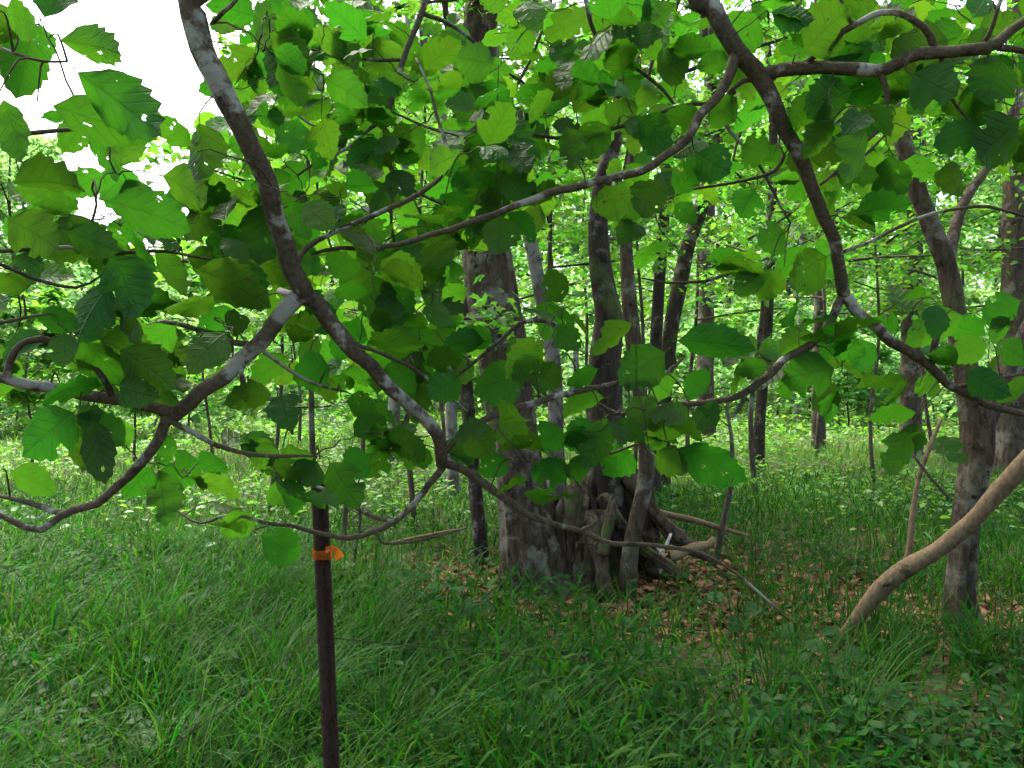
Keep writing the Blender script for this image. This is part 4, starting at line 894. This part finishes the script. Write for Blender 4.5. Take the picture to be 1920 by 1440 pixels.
b2.branch([(1745, 684, 13, 1.94), (1752, 648, 14, 1.93), (1764, 612, 13, 1.92), (1768, 598, 12, 1.92)], name='stub')
b2.branch([(1795, 724, 8, 1.95), (1850, 712, 8, 1.93), (1930, 698, 6, 1.9), (1990, 690, 5, 1.9)])
b2.branch([(1818, 742, 9, 1.96), (1838, 775, 8, 1.95), (1848, 800, 5, 1.95)])
b2.branch([(1578, 472, 8, 1.86), (1640, 451, 7, 1.9), (1700, 417, 7, 1.93), (1780, 395, 6, 1.96), (1850, 390, 6, 1.98), (1930, 408, 5, 2.0)])
b2.branch([(1380, 170, 8, 1.76), (1355, 192, 7, 1.78), (1362, 232, 7, 1.8), (1402, 282, 6, 1.82), (1430, 322, 6, 1.83), (1452, 370, 5, 1.84), (1485, 420, 4, 1.85)])
b2.branch([(1472, 290, 8, 1.79), (1450, 320, 7, 1.8), (1400, 338, 6, 1.82), (1340, 352, 6, 1.84), (1290, 358, 5, 1.86), (1250, 375, 4, 1.86)])
b2.branch([(1280, -40, 9, 1.75), (1270, 20, 8, 1.75), (1240, 70, 6, 1.76)])
b2.branch([(1090, -40, 10, 1.7), (1100, 20, 9, 1.72), (1115, 60, 8, 1.74), (1150, 105, 8, 1.76), (1200, 132, 7, 1.78), (1245, 170, 6, 1.79), (1260, 195, 5, 1.8)])
b2.branch([(1560, 330, 6, 1.78), (1600, 310, 5, 1.8), (1660, 255, 4, 1.82)])
b2.branch([(1395, 735, 8, 1.87), (1386, 765, 7, 1.86), (1368, 782, 5, 1.85)])
b2.branch([(1150, 772, 7, 1.82), (1115, 810, 7, 1.81), (1110, 835, 6, 1.81), (1140, 850, 5, 1.82), (1190, 838, 5, 1.84), (1225, 830, 4, 1.85)])
b2.branch([(1160, 770, 6, 1.82), (1200, 830, 5, 1.84), (1240, 870, 4, 1.85), (1268, 895, 3, 1.86)])
for a in [(1450, 690, 1380, 695, 50, 1.86), (1535, 622, 1458, 662, 66, 1.88), (1578, 688, 1468, 722, 100, 1.86), (1548, 640, 1622, 656, 56, 1.9), (1712, 800, 1660, 892, 82, 1.93), (1925, 560, 1838, 600, 72, 1.92), (1822, 585, 1695, 645, 80, 1.92),
          (1722, 725, 1618, 755, 46, 1.94), (1745, 705, 1795, 745, 56, 1.93), (1925, 215, 1838, 300, 120, 1.66), (1852, 235, 1735, 280, 74, 1.68), (1592, 262, 1500, 290, 80, 1.76), (1612, 165, 1488, 205, 95, 1.7), (1558, 325, 1652, 330, 62, 1.77),
          (1590, 400, 1520, 380, 70, 1.84), (1562, 475, 1468, 532, 105, 1.84), (1442, 500, 1385, 555, 62, 1.84), (1470, 500, 1430, 570, 70, 1.85), (1500, 110, 1590, 10, 125, 1.66), (1855, 25, 1725, 60, 125, 1.6), (1680, 215, 1590, 235, 66, 1.72),
          (1700, 135, 1790, 190, 110, 1.66), (1880, 100, 1850, 200, 110, 1.63), (1440, 0, 1400, 80, 100, 1.7), (1390, 230, 1330, 180, 80, 1.75), (1330, 230, 1250, 200, 70, 1.72), (1300, 280, 1370, 330, 90, 1.72), (1450, 290, 1380, 270, 80, 1.78),
          (1420, 350, 1390, 410, 75, 1.8), (1480, 430, 1420, 460, 75, 1.84), (1235, 330, 1200, 410, 90, 1.68), (1130, 340, 1160, 420, 85, 1.66), (1040, 370, 1000, 330, 70, 1.64), (940, 395, 930, 480, 95, 1.62), (1000, 260, 960, 200, 60, 1.8),
          (935, 122, 852, 112, 90, 1.8), (938, 200, 838, 192, 80, 1.8), (1075, 200, 1020, 150, 120, 1.85), (1150, 110, 1190, 180, 75, 1.77), (1120, 60, 1190, 30, 80, 1.74), (1225, 140, 1290, 110, 80, 1.78), (1140, 250, 1180, 190, 72, 1.8),
          (900, 258, 880, 310, 60, 1.8), (960, 258, 1000, 310, 65, 1.8), (800, 440, 840, 500, 85, 1.56), (720, 462, 690, 410, 75, 1.5), (650, 465, 620, 520, 80, 1.48), (760, 455, 740, 530, 80, 1.52), (1900, 590, 1850, 640, 60, 1.93), (1860, 640, 1790, 680, 70, 1.94),
          (1650, 640, 1590, 690, 60, 1.92), (1880, 720, 1920, 750, 70, 1.95), (1700, 740, 1640, 720, 60, 1.93), (1720, 620, 1650, 610, 60, 1.92), (1260, 745, 1210, 700, 80, 1.84), (1330, 740, 1280, 700, 70, 1.85), (1190, 840, 1130, 900, 80, 1.83), (1300, 760, 1345, 800, 70, 1.85)]:
    b2.trace(*a)
q = np.random.default_rng(9)
tg = cells([(860, 0, 1920, 480), (1280, 480, 1920, 960)], (0, 12), .27, q)
pts3 = [P(px, py, np.interp(px, [800, 1920], [1.68, 1.78]) + .2 * max(0, py - 450) / 450 + .05 + q.normal(0, .09)) for px, py in tg]
pts3.sort(key=lambda p_: np.linalg.norm(b2.nearest(p_)[0] - p_))
for p_ in pts3: b2.spray(p_, .10)

# ---- thin bough hanging from the top middle
b3 = Bough('thin dark bough hanging from the top between the two heavy limbs', (-2.9, 2.6, 0), LEAVES, 13)
up = [np.array(c) for c in ((-2.9, 2.6, -.05), (-2.8, 2.6, 1.6), (-2.1, 2.45, 3.2), (-1.0, 2.2, 3.4))]
b3.wood(up + [P(820, -120, 1.95), P(800, -20, 1.92), P(790, 22, 1.9), P(770, 75, 1.88), (P(750, 130, 1.86)), P(736, 180, 1.85), P(720, 226, 1.84)], [.03, .026, .02, .013, .009, .008, .0075, .007, .0065, .006, .0055], 'limb', 'branch_bark', 10)
b3.branch([(722, 222, 9, 1.84), (690, 248, 7, 1.83), (650, 278, 6, 1.82), (600, 300, 5, 1.8), (560, 330, 4, 1.78)])
b3.branch([(721, 224, 9, 1.84), (724, 290, 8, 1.84), (736, 335, 7, 1.85), (731, 395, 6, 1.85), (740, 465, 5, 1.86), (762, 545, 5, 1.87), (790, 600, 4, 1.88)])
b3.branch([(790, 22, 9, 1.9), (840, 45, 8, 1.92), (890, 80, 7, 1.95), (930, 125, 6, 1.98), (985, 155, 4, 2.0)])
b3.branch([(750, 110, 7, 1.87), (700, 112, 6, 1.86), (640, 108, 5, 1.85), (580, 92, 5, 1.83), (540, 85, 4, 1.8)])
b3.branch([(735, 335, 6, 1.85), (790, 365, 5, 1.87), (850, 395, 4, 1.9)])
b3.branch([(640, 260, 5, 1.82), (600, 240, 5, 1.8), (560, 215, 5, 1.78), (530, 170, 4, 1.76), (500, 110, 4, 1.74)])
for a in [(700, 55, 718, 158, 95, 1.86), (850, 45, 820, 122, 70, 1.92), (745, 180, 690, 210, 80, 1.85), (735, 240, 790, 300, 90, 1.85), (715, 260, 660, 330, 80, 1.83), (860, 290, 840, 330, 60, 1.9), (738, 340, 700, 400, 85, 1.85), (780, 540, 860, 560, 90, 1.87), (790, 600, 770, 660, 80, 1.88),
          (760, 545, 700, 590, 90, 1.86), (800, 600, 865, 600, 80, 1.89), (560, 215, 540, 290, 80, 1.78), (520, 150, 560, 200, 70, 1.76), (500, 20, 520, 110, 85, 1.7), (600, 100, 640, 60, 80, 1.83), (560, 330, 500, 350, 70, 1.78), (640, 110, 660, 190, 80, 1.85)]:
    b3.trace(*a)
q = np.random.default_rng(19)
tg = cells([(400, 0, 1000, 480), (640, 400, 900, 700)], (0, 8), .36, q)
pts3 = [P(px, py, 1.9 + q.normal(0, .13)) for px, py in tg]
pts3.sort(key=lambda p_: np.linalg.norm(b3.nearest(p_)[0] - p_))
for p_ in pts3: b3.spray(p_, .095)

# ---- boughs one step further back, backlight put into a brighter leaf colour
def back_bough(label, base, ups, line, boxes, rows, k, d0, seed, hang):
    b = Bough(label, base, LEAVES_MID, seed)
    b.wood([np.array(c, float) for c in ups] + [P(*c) for c in line], list(np.linspace(.035, .022, len(ups))) + list(np.linspace(.018, .006, len(line))), 'limb', 'branch_bark', 10)
    for h in hang: b.branch(h, mat_='twig_bark', nseg=7)
    q = np.random.default_rng(seed)
    tg = cells(boxes, rows, k, q)
    pts = [P(px, py, d0 + q.uniform(-.35, .45)) for px, py in tg]
    pts.sort(key=lambda p_: np.linalg.norm(b.nearest(p_)[0] - p_))
    for p_ in pts: b.spray(p_, .105)
    return b
b4 = back_bough('leafy backlit bough behind the thin hanging one, upper left of the maple', (-3.4, 3.2, 0), [(-3.4, 3.2, -.05), (-3.2, 3.1, 1.8), (-2.5, 3.0, 3.4), (-1.9, 2.9, 3.2)], [(330, -160, 2.8), (520, -60, 2.75), (700, -10, 2.7), (900, -30, 2.75), (1050, -60, 2.8)],
    [(400, 0, 960, 720)], (0, 8), .22, 2.75, 31, [[(520, -60, 8, 2.75), (540, 80, 7, 2.7), (580, 220, 6, 2.7), (600, 380, 5, 2.7), (640, 520, 4, 2.7)], [(700, -10, 8, 2.7), (680, 120, 7, 2.75), (700, 260, 6, 2.8), (780, 420, 5, 2.8), (840, 560, 4, 2.8)]])
b5 = back_bough('leafy backlit bough over the upper right, behind the mottled limb', (3.6, 3.1, 0), [(3.6, 3.1, -.05), (3.5, 3.1, 1.8), (3.0, 3.0, 3.3), (2.3, 2.9, 3.2)], [(1950, -120, 2.8), (1750, -40, 2.75), (1500, -30, 2.7), (1250, -50, 2.75), (1000, -60, 2.8)],
    [(960, 0, 1920, 400), (1050, 330, 1250, 480)], (0, 5), .24, 2.75, 32, [[(1250, -50, 8, 2.75), (1230, 90, 7, 2.75), (1190, 240, 6, 2.75), (1150, 390, 4, 2.75)], [(1500, -30, 8, 2.7), (1480, 100, 7, 2.75), (1400, 220, 6, 2.8), (1370, 320, 4, 2.8)], [(1750, -40, 8, 2.75), (1780, 80, 7, 2.75), (1720, 180, 5, 2.75)], [(1050, -60, 7, 2.8), (1010, 80, 6, 2.8), (960, 200, 5, 2.8), (1000, 330, 4, 2.85)]])

# ---- broad leaved seedlings standing out of the near grass
SD = [(1055, 1390, 'pale green'), (1000, 1370, ''), (1190, 1150, ''), (1230, 1370, ''), (1520, 1180, ''), (1640, 1290, ''), (870, 1140, ''), (760, 1060, ''), (820, 1080, ''), (700, 1210, ''), (470, 1290, ''), (560, 1390, ''), (330, 1030, ''), (1560, 1230, ''), (440, 1080, ''), (980, 1240, ''), (1110, 1260, ''),
      (300, 1420, ''), (1330, 1420, ''), (1380, 1130, ''), (610, 1080, ''), (700, 1100, '')]
SD_LABEL = ['largest pale round-leaved seedling at the bottom middle edge', 'round-leaved seedling left of the largest one at the bottom', 'seedling below the maple stump in the grass', 'round-leaved seedling low in the grass right of bottom middle', "big round-leaved seedling left of the leaning limb's foot", 'seedling in long grass below the leaning limb', "seedling in the grass in front of the maple's left side", 'seedling at the leaf litter edge left of the maple', 'seedling among dead leaves next to the maple foot', "seedling in grass right of the post's lower half", 'seedling in grass left of the post near the wire', 'seedling at the bottom just left of the post', 'seedling far left under the low bare branch', "seedling just under the leaning limb's foot", 'seedling in grass left of the tape, further back', 'seedling in the middle of the grass below the maple', 'seedling in grass below the stump, nearer the viewer', 'seedling beside the barbed wire at the bottom left', 'seedling at the bottom edge right of the middle', 'seedling on the litter between stump and leaning limb', 'seedling right beside the post below the tape', 'seedling a step right of the post below the tape']
for k, (px, py, _) in enumerate(SD):
    d = ground_d(py + 60); x_ = (px - 960) / FPX * d; b = np.array((x_, d, float(gz(x_, d))))
    t = thing('seedling', SD_LABEL[k], 'seedling', b, 'broad leaved seedlings in the grass')
    n_ = random.randint(3, 5); hh = random.uniform(.14, .24)
    for j in range(n_):
        az = j * 2.3 + random.uniform(-.4, .4); rad_ = random.uniform(.05, .10); zt = hh * random.uniform(.7, 1.1); tip = np.array((math.cos(az) * rad_, math.sin(az) * rad_, zt))
        V, F = tube(*spline([(0, 0, -.01), tip * np.array((.35, .35, .7)), tip], [.003, .0025, .0018], .04), 5); link('stalk', mesh_from('stalk', V, F), M['cover'], t)
        L = random.uniform(.075, .125); n3 = Vector((random.gauss(0, .25), -.35 + random.gauss(0, .2), 1)).normalized(); d3 = Vector((math.cos(az), math.sin(az), -.3)); d3 = (d3 - n3 * d3.dot(n3)).normalized(); s3 = d3.cross(n3)
        o = bpy.data.objects.new('leaf', random.choice(SEED_LEAVES)); C.objects.link(o); o.parent = t
        o.matrix_local = Matrix(((s3.x * L, d3.x * L, n3.x * L, tip[0]), (s3.y * L, d3.y * L, n3.y * L, tip[1]), (s3.z * L, d3.z * L, n3.z * L, tip[2]), (0, 0, 0, 1)))
